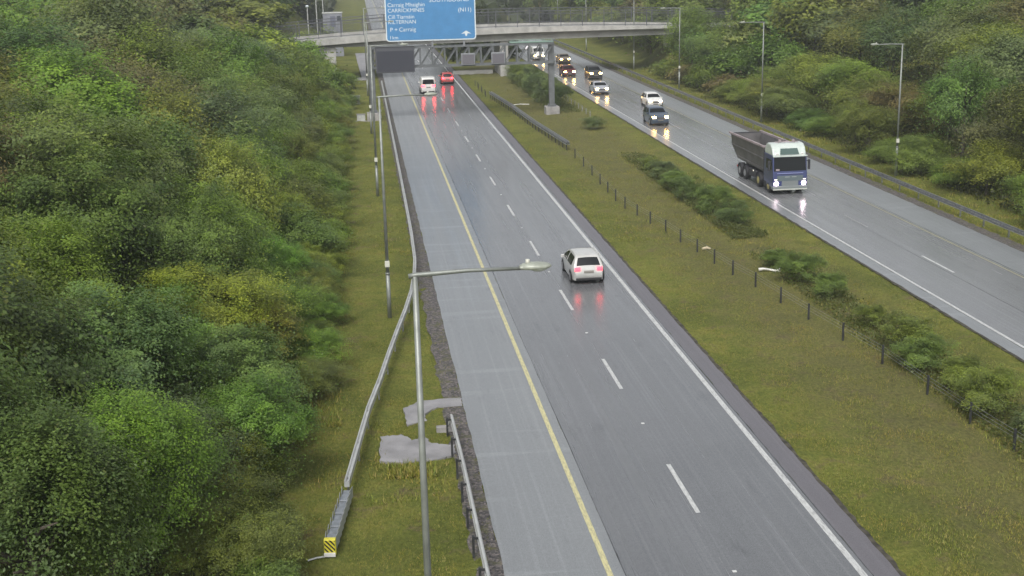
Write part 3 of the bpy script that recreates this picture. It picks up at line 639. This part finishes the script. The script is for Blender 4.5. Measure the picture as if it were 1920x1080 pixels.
MB().tube([(-.14, -.1, .1), (.1, .1, .42)], [.11, .11], 10).build('housing', mat('camera_white', (.75, .72, .75), .35), q, True); MB().bar((.0, 0, .3), (.05, .3, .6), .05).build('bracket', gp, q)
# roadside cabinets and small things round the left foot of the gantry
wcb = mat('cabinet_white', (.42, .43, .41), .5, noise=(.12, 4))
for x, y, w, h, lb in ((-.6, 156, .8, 1.0, 'pale roadside cabinet on a bracket arm, left of the gantry lamp post'), (-.15, 139.6, .9, .7, 'low pale equipment cabinet beside the left foot of the gantry')):
    q = empty('equipment_cabinet', (x, y, tz(x, y)), lb, 'cabinet'); MB().box(-w/2, w/2, -.2, .2, 0, h, .03).build('body', wcb, q)
    MB().box(-w/2-.05, w/2+.05, -.25, .25, h, h+.05).build('lid', conc, q); MB().box(-w/2+.06, -.02, -.215, -.2, .08, h-.08).box(.02, w/2-.06, -.215, -.2, .08, h-.08).build('door', wcb, q)
    MB().box(-w/2-.15, w/2+.15, -.35, .35, -.2, -.0).build('plinth', concd, q)
q = empty('marker_post', (2.05, 141.5, 0), 'small pale leaning marker post beside the barrier at the gantry foot', 'post'); MB().tube([(0, 0, 0), (-.08, 0, .95)], .045).build('post', wcb, q); MB().box(-.16, .02, -.02, .02, .7, .95).build('plate', wh, q)

# ------------------------------------------------------------------ overbridge
bc = mat('bridge_concrete', (.36, .355, .335), .75, noise=(.18, .9), bump=.1); bc2 = mat('bridge_beam', (.27, .27, .255), .8, noise=(.15, .7), bump=.1)
br = empty('overbridge', (20, 186, 0), 'pale concrete overbridge with a tall grey parapet crossing both carriageways', 'bridge')
XS = np.linspace(-16, 58, 38)
def top(x): return 7.15-.00108*(x-22)**2 if x < 22 else 7.15-.00085*(x-22)**2
def shd(x): return 6.12-.00078*(x-30)**2*(1 if x < 30 else .1)
def sof(x): return 4.78+.009*max(0, x)
def ribbon(f0, f1, y0, y1, X=XS):
    mb = MB(); V = []; F = []
    for x in X: V += [(x-20, y0-186, f0(x)), (x-20, y1-186, f0(x)), (x-20, y1-186, f1(x)), (x-20, y0-186, f1(x))]
    for i in range(len(X)-1):
        for k in range(4): F.append((i*4+k, i*4+(k+1) % 4, (i+1)*4+(k+1) % 4, (i+1)*4+k))
    F += [(3, 2, 1, 0), tuple((len(X)-1)*4+k for k in range(4))]
    return mb.add(V, F)
ribbon(lambda x: shd(x)+.02, lambda x: top(x)-.62, 186.5, 196.5).build('deck', bc2, br)
for y in (186.0, 196.5): ribbon(shd, lambda x: top(x)-.25, y, y+.5).build('edge_beam', bc, br)
for y in (186.9, 190.3, 193.6): ribbon(sof, shd, y, y+1.5, XS[4:-3]).build('girder', bc2, br)
pr = mat('parapet_rail', (.10, .105, .115), .45, .4)
for y in (186.25, 196.75):
    p = empty('parapet', (0, y-186, 0)); p.parent = br
    ribbon(lambda x: top(x)+1.92, lambda x: top(x)+2.02, y-.05-y+186-0.0, y+.05-y+186).build('top_rail', pr, p)
    ribbon(lambda x: top(x)+1.52, lambda x: top(x)+1.60, 185.96, 186.04).build('middle_rail', pr, p)
    ribbon(lambda x: top(x)-.12, lambda x: top(x)-.04, 185.96, 186.04).build('bottom_rail', pr, p)
    mb = MB(); mi = MB()
    x = -15.0
    while x < 57.5:
        MB().box(x-20-.055, x-20+.055, -.07, .07, top(x)-.28, top(x)+2.0).build('post', pr, p); x += 3.15
    x = -15.2
    while x < 57.5:
        mi.box(x-20-.012, x-20+.012, -.01, .01, top(x)-.05, top(x)+1.9); x += .19
    mi.build('infill_bars', pr, p)
pi = MB().box(20.3-20, 21.5-20, 1.2, 9.6, -.4, 4.95, .08).build('pier', bc, br); MB().box(20.2-20, 21.6-20, .4, 1.15, -.4, 1.7, .05).build('plinth', bc, br)
MB().box(-7-20, -4.6-20, .9, 10, -.5, 4.75).build('abutment', bc, br); MB().box(46.5-20, 48.5-20, .9, 10, 0, 5.1).build('abutment', bc, br)
MB().box(-4.55-20, -3.3-20, .8, 2.2, 0, 4.76).build('pilaster', bc, br)
q = tag(MB().box(13.6, 19.6, 191.2, 191.7, -.3, .55, .05).build('low_wall', bc), 'low pale concrete wall across the median beside the bridge pier', 'wall')

# things glimpsed beyond the bridge on the left
q = empty('site_cabin', (-1.6, 243, 0), 'grey box-shaped cabin beyond the left end of the overbridge', 'cabin'); zc = 5.7
q.location = (-4.4, 236, 5.2)
MB().box(-1.7, 1.7, -1.2, 1.2, -5.2, 2.4, .06).build('body', mat('cabin_grey', (.22, .23, .26), .6, noise=(.1, 1)), q); MB().box(-1.8, 1.8, -1.3, 1.3, 2.4, 2.55).build('roof', mat('cabin_roof', (.45, .46, .44), .6), q)
MB().box(-.4, .5, -1.215, -1.2, 0, 1.9).build('door', mat('cabin_door', (.12, .13, .18), .5), q); MB().box(.8, 1.45, -1.215, -1.2, 1, 1.9).build('window', mat('cabin_glass', (.05, .06, .07), .1), q)
for i, (x, y, h) in enumerate(((-8.4, 226, 9.0), (-7.0, 230, 10.2), (-6.0, 236, 11.2))):
    z = tz(x, y); q = empty('marker_post', (x, y, z), ['shortest pale post with a round white head beyond the overbridge', 'middle pale post with a round white head beyond the overbridge', 'farthest and tallest pale post with a round white head beyond the overbridge'][i], 'post', 'white-headed posts beyond the bridge')
    MB().tube([(0, 0, 0), (0, 0, h-z)], .09).build('post', wcb, q); MB().tube([(0, 0, h-z), (0, 0, h-z+.15), (0, 0, h-z+.35), (0, 0, h-z+.45)], [.1, .28, .28, .1], 10).build('head', wh, q, True)

# ------------------------------------------------------------------ vehicles
glass = mat('car_glass', (.006, .008, .009), .12, 0, spec=.28); tyre = mat('tyre', (.018, .018, .019), .75); rimm = mat('rim', (.35, .35, .36), .35, .7)
plas = mat('black_plastic', (.02, .02, .022), .5)
red_l = mat('tail_lamp_lit', (.5, .02, .03), .3, emit=(1, .025, .04), es=6); red_u = mat('tail_lamp', (.35, .015, .02), .25)
red_b = mat('tail_lamp_bright', (.5, .02, .03), .3, emit=(1, .012, .02), es=22)
head_l = mat('head_lamp_lit', (.8, .8, .75), .2, emit=(1, .56, .15), es=95); amb_l = mat('head_lamp_warm', (.8, .7, .45), .2, emit=(1, .48, .10), es=95)
plate_m = mat('number_plate', (.17, .16, .14), .5)
def paintm(name, col, rough=.28): 
    m = mat(name, col, rough, noise=(.06, 3)); m.node_tree.nodes['Principled BSDF'].inputs['Coat Weight'].default_value = .6; return m
def interp(prof, s):
    for (s0, *a), (s1, *c) in zip(prof, prof[1:]):
        if s <= s1: t_ = (s-s0)/(s1-s0) if s1 > s0 else 0; return [p+(q-p)*t_ for p, q in zip(a, c)]
    return prof[-1][1:]
def chaikin(P, it=2, keep=True):
    for _ in range(it):
        Q = [P[0]]
        for a_, c_ in zip(P, P[1:]): Q += [tuple(.8*x+.2*y for x, y in zip(a_, c_)), tuple(.2*x+.8*y for x, y in zip(a_, c_))]
        Q.append(P[-1]); P = Q
    return P
CARP = {  # profile (y forward from rear = 0, z) over the centre line, rear to front; belt height; cabin y range
 'hatch': dict(L=4.05, Wd=1.78, prof=[(.10, .28), (.02, .45), (.0, .62), (.06, .80), (.13, .93), (.42, 1.40), (.62, 1.50), (1.3, 1.55), (2.1, 1.52), (2.45, 1.44), (3.15, 1.02), (3.7, .88), (3.98, .70), (4.05, .50), (3.98, .28)], belt=.93, glass=[(.17, .985), (.42, 1.385), (2.52, 1.40), (3.10, 1.05)], wheels=(.72, 3.28)),
 'sedan': dict(L=4.6, Wd=1.80, prof=[(.10, .28), (.0, .50), (.05, .80), (.15, .98), (.75, 1.03), (1.30, 1.36), (1.7, 1.45), (2.3, 1.46), (2.75, 1.38), (3.5, 1.0), (4.2, .84), (4.52, .68), (4.6, .48), (4.52, .26)], belt=.93, glass=[(.82, 1.06), (1.27, 1.33), (2.82, 1.34), (3.45, 1.03)], wheels=(.85, 3.70)),
 'suv': dict(L=4.5, Wd=1.88, prof=[(.10, .32), (.0, .55), (.04, .90), (.10, 1.08), (.38, 1.58), (.6, 1.68), (1.4, 1.72), (2.2, 1.69), (2.55, 1.60), (3.2, 1.15), (3.95, 1.02), (4.4, .85), (4.5, .60), (4.42, .32)], belt=1.06, glass=[(.14, 1.12), (.36, 1.53), (2.62, 1.55), (3.14, 1.19)], wheels=(.85, 3.60)),
 'van': dict(L=5.0, Wd=1.95, prof=[(.06, .30), (.0, .50), (.0, 1.1), (.05, 1.85), (.16, 2.02), (1.2, 2.08), (2.6, 2.06), (3.3, 1.96), (4.1, 1.25), (4.75, 1.08), (4.96, .80), (5.0, .50), (4.92, .30)], belt=1.12, glass=[(.035, 1.22), (.07, 1.82), (3.38, 1.90), (4.02, 1.30)], wheels=(.95, 4.05)),
}
def make_car(kind, label, cat, group, paint, pos, rz, lit_rear=False, lit_front=None, roof_paint=None, name='car', plate_rear=True):
    D = CARP[kind]; L, Wd, belt = D['L'], D['Wd'], D['belt']; hw = Wd/2
    P = chaikin(D['prof'], 2); zmx = max(z for _, z in P)
    def W(y, z):
        t_ = abs(y/L-.5)*2; w = hw*(1-(.20 if kind == 'hatch' else .13)*max(0, (t_-.62)/.38)**2.2)
        w *= 1-.03*(1-sm(.3, .6, z))
        if z > belt: w -= (.46 if kind == 'hatch' else .34 if kind != 'van' else .10)*(z-belt)*(.9+.3*(z-belt))
        return w
    zb = .24; V = []; F = []; NS = 9; NT = 9
    cols = []
    for (y, z) in P:
        row = []; 
        for k in range(NS):
            f = k/(NS-1); zz = zb+(z-.05-zb)*f if z > zb+.05 else zb; row.append((W(y, zz), zz))
        row.append((W(y, z-.05)-.015, z-.025)); 
        tp = W(y, z)-.07
        for k in range(NT): x = tp*(1-2*k/(NT-1)); row.append((x, z+.022*(1-(x/max(tp, .01))**2)-.008))
        row += [(-a_, c_) for a_, c_ in row[:NS+1][::-1]]
        cols.append(row)
    M_ = len(cols[0])
    for (y, z), row in zip(P, cols): V += [(x, y-L/2, zz) for x, zz in row]
    for i in range(len(P)-1):
        for k in range(M_-1): F.append((i*M_+k, i*M_+k+1, (i+1)*M_+k+1, (i+1)*M_+k))
    F.append(tuple(range(M_))); F.append(tuple((len(P)-1)*M_+k for k in range(M_))[::-1])
    e = empty(name, pos, label, cat, group, rz)
    bdy = mesh('body', V, F, paint, e, True)
    def top_z(y):      # upper surface z at y (cabin range)
        best = None
        for (ya, za), (yb, zb_) in zip(P, P[1:]):
            if min(ya, yb)-1e-9 <= y <= max(ya, yb)+1e-9 and abs(yb-ya) > 1e-6:
                z = za+(zb_-za)*(y-ya)/(yb-ya); best = z if best is None else max(best, z)
        return best if best is not None else zb
    g = D['glass']
    def screen(a_, c_, nm, inset=.10, off=.006):
        (y0, z0), (y1, z1) = a_, c_; VV = []; n_ = 7; m_ = 5
        nx, nz = (z1-z0), -(y1-y0); l_ = math.hypot(nx, nz); sg = 1 if nz*1 > 0 else -1; ny_, nz_ = nx/l_*sg, nz/l_*sg
        for j in range(m_):
            t_ = j/(m_-1); y = y0+(y1-y0)*t_; z = top_z(y) if kind != 'van' or y > 1 else z0+(z1-z0)*t_
            w = W(y, z)-inset
            for i in range(n_):
                x = w*(1-2*i/(n_-1)); VV.append((x, y-L/2+(off*ny_ if abs(ny_) < 5 else 0), z+.022*(1-(x/w)**2)+off+.004))
        if kind == 'van' and y0 < 1: VV = [(x, y-.02, z) for x, y, z in VV]
        return mesh(nm, VV, [(j*n_+i, j*n_+i+1, (j+1)*n_+i+1, (j+1)*n_+i) for j in range(m_-1) for i in range(n_-1)], glass, e, True)
    screen(g[0], g[1], 'rear_window', .13 if kind == 'hatch' else .10); screen(g[2], g[3], 'windscreen')
    # side windows
    y_r, y_f = g[1][0]+.12, g[3][0]-.12
    if kind == 'van': y_r = 2.9
    for sg in (-1, 1):
        VV = []; FF = []; ny_ = 14
        for j in range(ny_+1):
            y = y_r+(y_f-y_r)*j/ny_; zt = min(top_z(y)-.09, zmx-.13); zt = max(zt, belt+.06)
            for z in (belt+.04, (belt+.04+zt)/2, zt): VV.append((sg*(W(y, z)+.006), y-L/2, z))
        for j in range(ny_):
            if kind != 'van' and j in (7,): continue
            for k in range(2): FF.append((j*3+k, j*3+k+1, (j+1)*3+k+1, (j+1)*3+k))
        mesh('side_window', VV, FF, glass, e)
        MB().box(*sorted((sg*(hw-.02), sg*(hw+.17))), y_f-.28-L/2, y_f-.12-L/2, belt-.02, belt+.14, .03).build('wing_mirror', paint, e)
        for wy in D['wheels']:
            yy = wy-L/2; r = .33 if kind in ('hatch', 'sedan') else .36
            x1 = sg*(hw+.012); x0 = sg*(hw-.20)
            arch = [(x1-sg*.004, yy+(r+.06)*math.cos(t_), r+(r+.06)*math.sin(t_)) for t_ in np.linspace(-.5, math.pi+.5, 15)]
            mesh('wheel_arch', [(sg*(hw+.006), a_[1], max(.2, a_[2])) for a_ in arch], [tuple(range(15))], plas, e)
            w_ = MB().tube([(x0, yy, r), (sg*(hw-.01), yy, r), (x1+sg*.008, yy, r)], [r, r, r-.03], 18).build('wheel', tyre, e)
            MB().tube([(x1, yy, r), (x1+sg*.014, yy, r)], [r*.66, r*.6], 14).build('rim', rimm, w_)
    # fascias
    def end_patch(nm, x0, x1, z0, z1, rear, m, parent=e, th=.02, bev=.008):
        def yy(x, z):   # outer y of the end at height z
            ys_ = [y for (y, zz) in P if abs(zz-z) < .06 and (y < L/2) == rear]
            y = (min(ys_) if rear else max(ys_)) if ys_ else (0 if rear else L)
            k = 1-(abs(x)/hw)**6*.0; return y
        V = []; xs_ = np.linspace(x0, x1, 4); sgn = -1 if rear else 1
        for z in (z0, (z0+z1)/2, z1):
            for x in xs_: V.append((x, yy(x, z)-L/2+sgn*th-sgn*.10*max(0, (abs(x)/hw-.75)/.25)**2*0, z))
        n0 = len(V); V += [(x, y-sgn*(th+.08), z) for x, y, z in V]
        F = [(j*4+i, j*4+i+1, (j+1)*4+i+1, (j+1)*4+i) for j in range(2) for i in range(3)]
        ring = [0, 1, 2, 3, 7, 11, 10, 9, 8, 4]; F += [(ring[i], ring[(i+1) % 10], n0+ring[(i+1) % 10], n0+ring[i]) for i in range(10)]
        return mesh(nm, V, F, m, parent)
    tall = kind in ('suv', 'van'); tl = (red_b if lit_rear == 2 else red_l) if lit_rear else red_u
    hz = .80 if kind in ('suv',) else .72 if kind == 'van' else .66
    for sg in (-1, 1):
        a_, c_ = sorted((sg*hw*.50, sg*(hw*(.83 if kind == 'hatch' else .90)))); end_patch('tail_lamp', a_, c_, (.74 if not tall else .95), (.93 if not tall else 1.12), True, tl)
        a_, c_ = sorted((sg*hw*.50, sg*(hw*(.80 if kind == 'hatch' else .86)))); end_patch('headlight', a_, c_, hz, hz+.13, False, lit_front or mat('head_lamp', (.5, .5, .5), .15))
    end_patch('grille', -hw*.45, hw*.45, hz-.12, hz+.06, False, plas); end_patch('number_plate', -.26, .26, hz-.28, hz-.18, False, plate_m, th=.035)
    if plate_rear: pp = end_patch('number_plate', -.26, .26, .64 if not tall else .78, .76 if not tall else .89, True, plate_m, th=.03)
    MB().box(-hw*.78, hw*.78, -L/2+.03, -L/2+.2, .22, .36, .03).box(-hw*.78, hw*.78, L/2-.2, L/2-.03, .22, .34, .03).build('bumper_skirt', plas, e)
    MB().box(-hw*.85, hw*.85, -L/2+.3, L/2-.3, .16, .26).build('underbody', plas, e)
    return e
sil = paintm('paint_silver', (.45, .45, .43)); whi = paintm('paint_white_car', (.66, .66, .63)); dk = paintm('paint_dark_blue', (.05, .07, .10)); blc = paintm('paint_black', (.02, .02, .024)); redp = paintm('paint_dark_red', (.10, .02, .025)); bei = paintm('paint_beige', (.20, .16, .11)); gry = paintm('paint_grey', (.33, .34, .37)); rdb = paintm('paint_red', (.45, .06, .06))
RC = 'traffic on the right carriageway'; LC = 'traffic on the left carriageway'
hero = make_car('hatch', 'silver-white hatchback driving away on the near left carriageway, tail lamps lit', 'car', LC, sil, (11.48, 67.0, .03), 0, True, roof_paint=None)
make_car('van', 'small white van with red tail lamps far along the left carriageway', 'van', LC, whi, (8.55, 167.2, .03), 0, 2, name='van')
make_car('hatch', 'red-lit car leaving in the outer lane under the gantry', 'car', LC, rdb, (11.8, 178.4, .03), 0, 2)
make_car('suv', 'dark blue car with yellow headlight reflections, just behind the tipper truck', 'car', RC, dk, (29.7, 128.3, .03), math.pi, lit_front=head_l)
make_car('hatch', 'white car in the inner lane beside the dark blue car', 'car', RC, whi, (32.7, 143.3, .03), math.pi, lit_front=head_l)
make_car('sedan', 'silver-grey saloon in front of the black car on the right carriageway', 'car', RC, gry, (29.5, 158.8, .03), math.pi, lit_front=head_l)
make_car('suv', 'black car following the silver-grey saloon', 'car', RC, blc, (32.3, 178, .03), math.pi, lit_front=head_l)
make_car('sedan', 'dark red car half hidden behind the gantry column', 'car', RC, redp, (29.5, 183.5, .03), math.pi, lit_front=head_l)
make_car('sedan', 'beige car with warm headlights, farthest on the right carriageway', 'car', RC, bei, (32.4, 205.5, .03), math.pi, lit_front=amb_l)
make_car('van', 'white van under the overbridge, partly hidden behind the gantry column', 'van', RC, whi, (29.4, 214, .03), math.pi, lit_front=head_l, name='van')

# tipper truck (local: forward +y, rear at y=0)
cabb = paintm('cab_blue', (.030, .042, .13)); cabw = paintm('cab_white', (.50, .56, .52)); tip = mat('tipper_body', (.125, .12, .12), .5, .2, noise=(.22, 1.2)); tipe = mat('tipper_edge', (.36, .30, .31), .5, .2, noise=(.2, 3)); load = mat('tipper_inside', (.055, .05, .047), .9, noise=(.4, 2))
frm = mat('truck_frame', (.035, .035, .04), .6, .2, noise=(.3, 3)); ylw = mat('truck_hub', (.30, .26, .10), .6)
T = empty('tipper_truck', (30.02, 91.95, .03), 'blue and white tipper truck with a grey open body, headlights lit, on the right carriageway', 'truck', None, math.pi)
TL = 9.2; f = lambda y: y-TL/2
cab = MB(); w = 1.25
prof = [(7.0, .75), (7.0, 3.0), (7.25, 3.38), (7.55, 3.52), (8.35, 3.50), (8.75, 3.22), (8.93, 2.75), (9.12, 1.75), (9.18, 1.2), (9.16, .62), (8.6, .55), (7.0, .6)]
def cab_sec(prof, x0, x1): cab.xprism([(f(y), z) for y, z in prof], x0, x1)
bm = bmesh.new()
def prism_bev(prof, x0, x1, name, m, parent, bev=.06):
    mb = MB().xprism([(f(y), z) for y, z in prof], x0, x1); bm = bmesh.new(); vs = [bm.verts.new(v) for v in mb.V]
    for q_ in mb.F: bm.faces.new([vs[i] for i in q_])
    bmesh.ops.recalc_face_normals(bm, faces=bm.faces)
    bmesh.ops.bevel(bm, geom=[e_ for e_ in bm.edges if e_.calc_length() > .02], offset=bev, segments=3, affect='EDGES', profile=.6)
    me = bpy.data.meshes.new(name); bm.to_mesh(me); bm.free(); me.materials.append(m); o = bpy.data.objects.new(name, me); C.objects.link(o); o.parent = parent; return o
cabo = prism_bev([(7.0, .70), (7.0, 2.76), (8.95, 2.76), (9.12, 1.62), (9.18, 1.15), (9.16, .58), (8.7, .50), (7.0, .55)], -w, w, 'cab', cabb, T, .05)
ro = prism_bev([(7.05, 2.74), (7.05, 3.10), (7.3, 3.44), (7.6, 3.56), (8.25, 3.54), (8.65, 3.30), (8.93, 2.74)], -w+.02, w-.02, 'cab_roof', cabw, T, .12)
MB().add([(-w+.07, f(9.125), 1.68), (w-.07, f(9.125), 1.68), (w-.10, f(8.985), 2.64), (-w+.10, f(8.985), 2.64)], [(0, 1, 2, 3)]).build('windscreen', glass, cabo)
MB().add([(-.62, f(8.72), 3.24), (.62, f(8.72), 3.24), (.70, f(8.935), 2.84), (-.70, f(8.935), 2.84)], [(0, 1, 2, 3)]).build('roof_window', mat('roof_glass', (.06, .10, .09), .15), ro)
MB().box(-w-.005, w+.005, f(8.94), f(9.12), 2.68, 2.78, .03).build('sun_visor', cabw, ro)
MB().tube([(-.85, f(8.1), 3.62), (.85, f(8.1), 3.62)], .035).tube([(-.6, f(8.1), 3.5), (-.6, f(8.1), 3.62)], .03).tube([(.6, f(8.1), 3.5), (.6, f(8.1), 3.62)], .03).build('light_bar', tipe, ro)
for x in (-.5, .5): MB().tube([(x, f(8.04), 3.72), (x, f(8.18), 3.72)], [.09, .10], 10).build('spot_lamp', tipe, ro)
for x in (-.92, .92): MB().tube([(x, f(8.84), 2.86), (x, f(9.02), 2.80)], [.10, .13], 12).build('spot_lamp', mat('spot_lamp', (.7, .7, .66), .2), ro)
MB().box(-.95, .95, f(9.17), f(9.21), .98, 1.36, .02).build('grille', mat('grille_grey', (.10, .13, .14), .5), cabo)
MB().box(-.95, .95, f(9.16), f(9.21), 1.50, 1.55).build('trim', mat('trim_blue', (.22, .25, .45), .3), cabo)
MB().box(-.45, -.12, f(9.212), f(9.222), 1.24, 1.29).box(.05, .38, f(9.212), f(9.222), 1.24, 1.29).build('badge', mat('badge', (.3, .32, .32), .4), cabo)
MB().box(-w-.02, w+.02, f(8.75), f(9.24), .36, .62, .05).box(-.6, .6, f(9.16), f(9.20), .62, 1.0).build('bumper', mat('bumper_grey', (.17, .19, .19), .5), cabo)
MB().box(-w, w, f(9.22), f(9.265), .34, .42).build('bumper_lip', mat('bumper_lip', (.45, .47, .42), .5), cabo)
thl = mat('truck_head_lamp', (.8, .8, .8), .2, emit=(1, .78, .85), es=16)
for sg in (-1, 1):
    h_ = MB().box(*sorted((sg*.86, sg*1.16)), f(9.12), f(9.235), .68, .92, .05).build('headlight', thl, cabo)
    MB().box(*sorted((sg*.72, sg*1.15)), f(9.12), f(9.20), 1.06, 1.11).build('marker_light', mat('marker_lit', (.8, .75, .6), .3, emit=(1, .9, .75), es=2), cabo)
    MB().box(*sorted((sg*(w+.002), sg*(w+.012))), f(7.55), f(8.75), 1.75, 2.45).build('side_window', glass, cabo)
    MB().box(*sorted((sg*(w+.14), sg*(w+.30))), f(8.78), f(8.95), 1.70, 2.42, .04).box(*sorted((sg*w, sg*(w+.2))), f(8.8), f(8.88), 2.3, 2.36).build('wing_mirror', frm, cabo)
    MB().box(*sorted((sg*(w-.45), sg*(w+.01))), f(7.05), f(7.65), .35, .75, .03).build('step', frm, cabo)
MB().box(.78, 1.04, f(9.12), f(9.15), 1.72, 1.84).build('windscreen_card', tipe, cabo)
# tipper body: tapering trough, open top
V = []
for y, zt, wt, zb_, wb in ((-1.55, 2.98, 1.25, 2.1, 1.12), (-.3, 2.98, 1.25, 1.25, 1.05), (6.4, 3.05, 1.25, 1.25, 1.05), (6.75, 3.10, 1.25, 1.6, 1.05)):
    V += [(-wt, f(y), zt), (-wb, f(y), zb_), (wb, f(y), zb_), (wt, f(y), zt), (wt-.09, f(y)+(.08 if y < 1 else -.08), zt), (wb-.08, f(y)+(.08 if y < 1 else -.08), zb_+.12), (-wb+.08, f(y)+(.08 if y < 1 else -.08), zb_+.12), (-wt+.09, f(y)+(.08 if y < 1 else -.08), zt)]
F = []
for i in range(3):
    for k in range(8): F.append((i*8+k, i*8+(k+1) % 8, (i+1)*8+(k+1) % 8, (i+1)*8+k))
F += [(0, 1, 2, 3), (7, 6, 5, 4), (27, 26, 25, 24), (28, 29, 30, 31), (0, 3, 4, 7), (24, 27, 28, 31)]
tb = mesh('tipper_body', V, F, tip, T)
tb.data.materials.append(load)
MB().box(-1.14, 1.14, f(-1.3), f(6.62), 2.08, 2.14).build('load', load, tb)
mb = MB()
for sg in (-1, 1):
    mb.bar((sg*1.25, f(-1.95), 3.04), (sg*1.25, f(6.8), 3.14), .13, .14)
mb.bar((-1.25, f(6.75), 3.14), (1.25, f(6.75), 3.14), .13, .14).build('top_rail', tipe, tb)
MB().bar((-1.27, f(-1.62), 3.0), (1.27, f(-1.62), 3.0), .10).bar((-1.2, f(-1.6), 2.3), (1.2, f(-1.6), 2.3), .08).build('tailgate_bar', frm, tb)
for sg in (-1, 1):
    MB().bar((sg*1.20, f(-1.3), 2.20), (sg*1.20, f(6.6), 2.22), .07, .10).bar((sg*1.10, f(-.1), 1.42), (sg*1.10, f(6.5), 1.42), .09, .12).build('side_rail', frm if 0 else tip, tb)
MB().box(-.5, .5, f(.2), f(8.9), .75, 1.15).box(-1.2, 1.2, f(6.72), f(6.98), 1.15, 2.9).box(-.9, .9, f(.05), f(.15), .45, .75).build('chassis', frm, T)
mb = MB()
for sg in (-1, 1): mb.box(*sorted((sg*.75, sg*1.2)), f(3.2), f(4.9), .5, 1.05, .06)
mb.build('fuel_tank', frm, T)
for sg in (-1, 1):
    for i, y in enumerate((.95, 2.3, 5.65, 8.05)):
        r = .50; wh_ = MB().tube([(sg*.85, f(y), r), (sg*1.2, f(y), r), (sg*1.235, f(y), r)], [r, r, r-.05], 20).build('wheel', tyre, T)
        MB().tube([(sg*1.23, f(y), r), (sg*1.25, f(y), r)], [.28, .24], 14).tube([(sg*1.25, f(y), r), (sg*1.28, f(y), r)], [.10, .08], 10).build('hub', ylw if i > 1 else rimm, wh_)
        mg = MB(); th = np.linspace(.15, math.pi-.15, 9); P_ = [(f(y)+.58*math.cos(a_), r+.58*math.sin(a_)) for a_ in th]
        V = [(x, a_, c_) for x in (sg*.85, sg*1.24) for a_, c_ in P_]; mesh('mudguard', V, [(i_, i_+1, 9+i_+1, 9+i_) for i_ in range(8)], frm, T)
    MB().box(*sorted((sg*1.2, sg*1.22)), f(4.3), f(4.45), .95, 1.05).build('side_reflector', mat('reflector_glow', (.75, .73, .6), .3, emit=(1, .9, .7), es=.6), T)  # weak glow stands in for the light a reflector throws back
    MB().box(*sorted((sg*.85, sg*1.15)), f(-.02), f(.04), .6, .75).build('tail_lamp', red_u, T)

# ------------------------------------------------------------------ rain haze
hz = bpy.data.materials.new('haze'); hz.use_nodes = True; n = hz.node_tree; n.nodes.clear()
o_ = n.nodes.new('ShaderNodeOutputMaterial'); v_ = n.nodes.new('ShaderNodeVolumePrincipled'); v_.inputs['Color'].default_value = (.80, .84, .86, 1)
v_.inputs['Density'].default_value = .00055; v_.inputs['Anisotropy'].default_value = .2; n.links.new(v_.outputs[0], o_.inputs['Volume'])
tag(MB().box(-425, 485, -45, 765, -1.6, 48).build('haze', hz), 'thin rainy haze over the whole motorway', 'haze', kind='stuff')
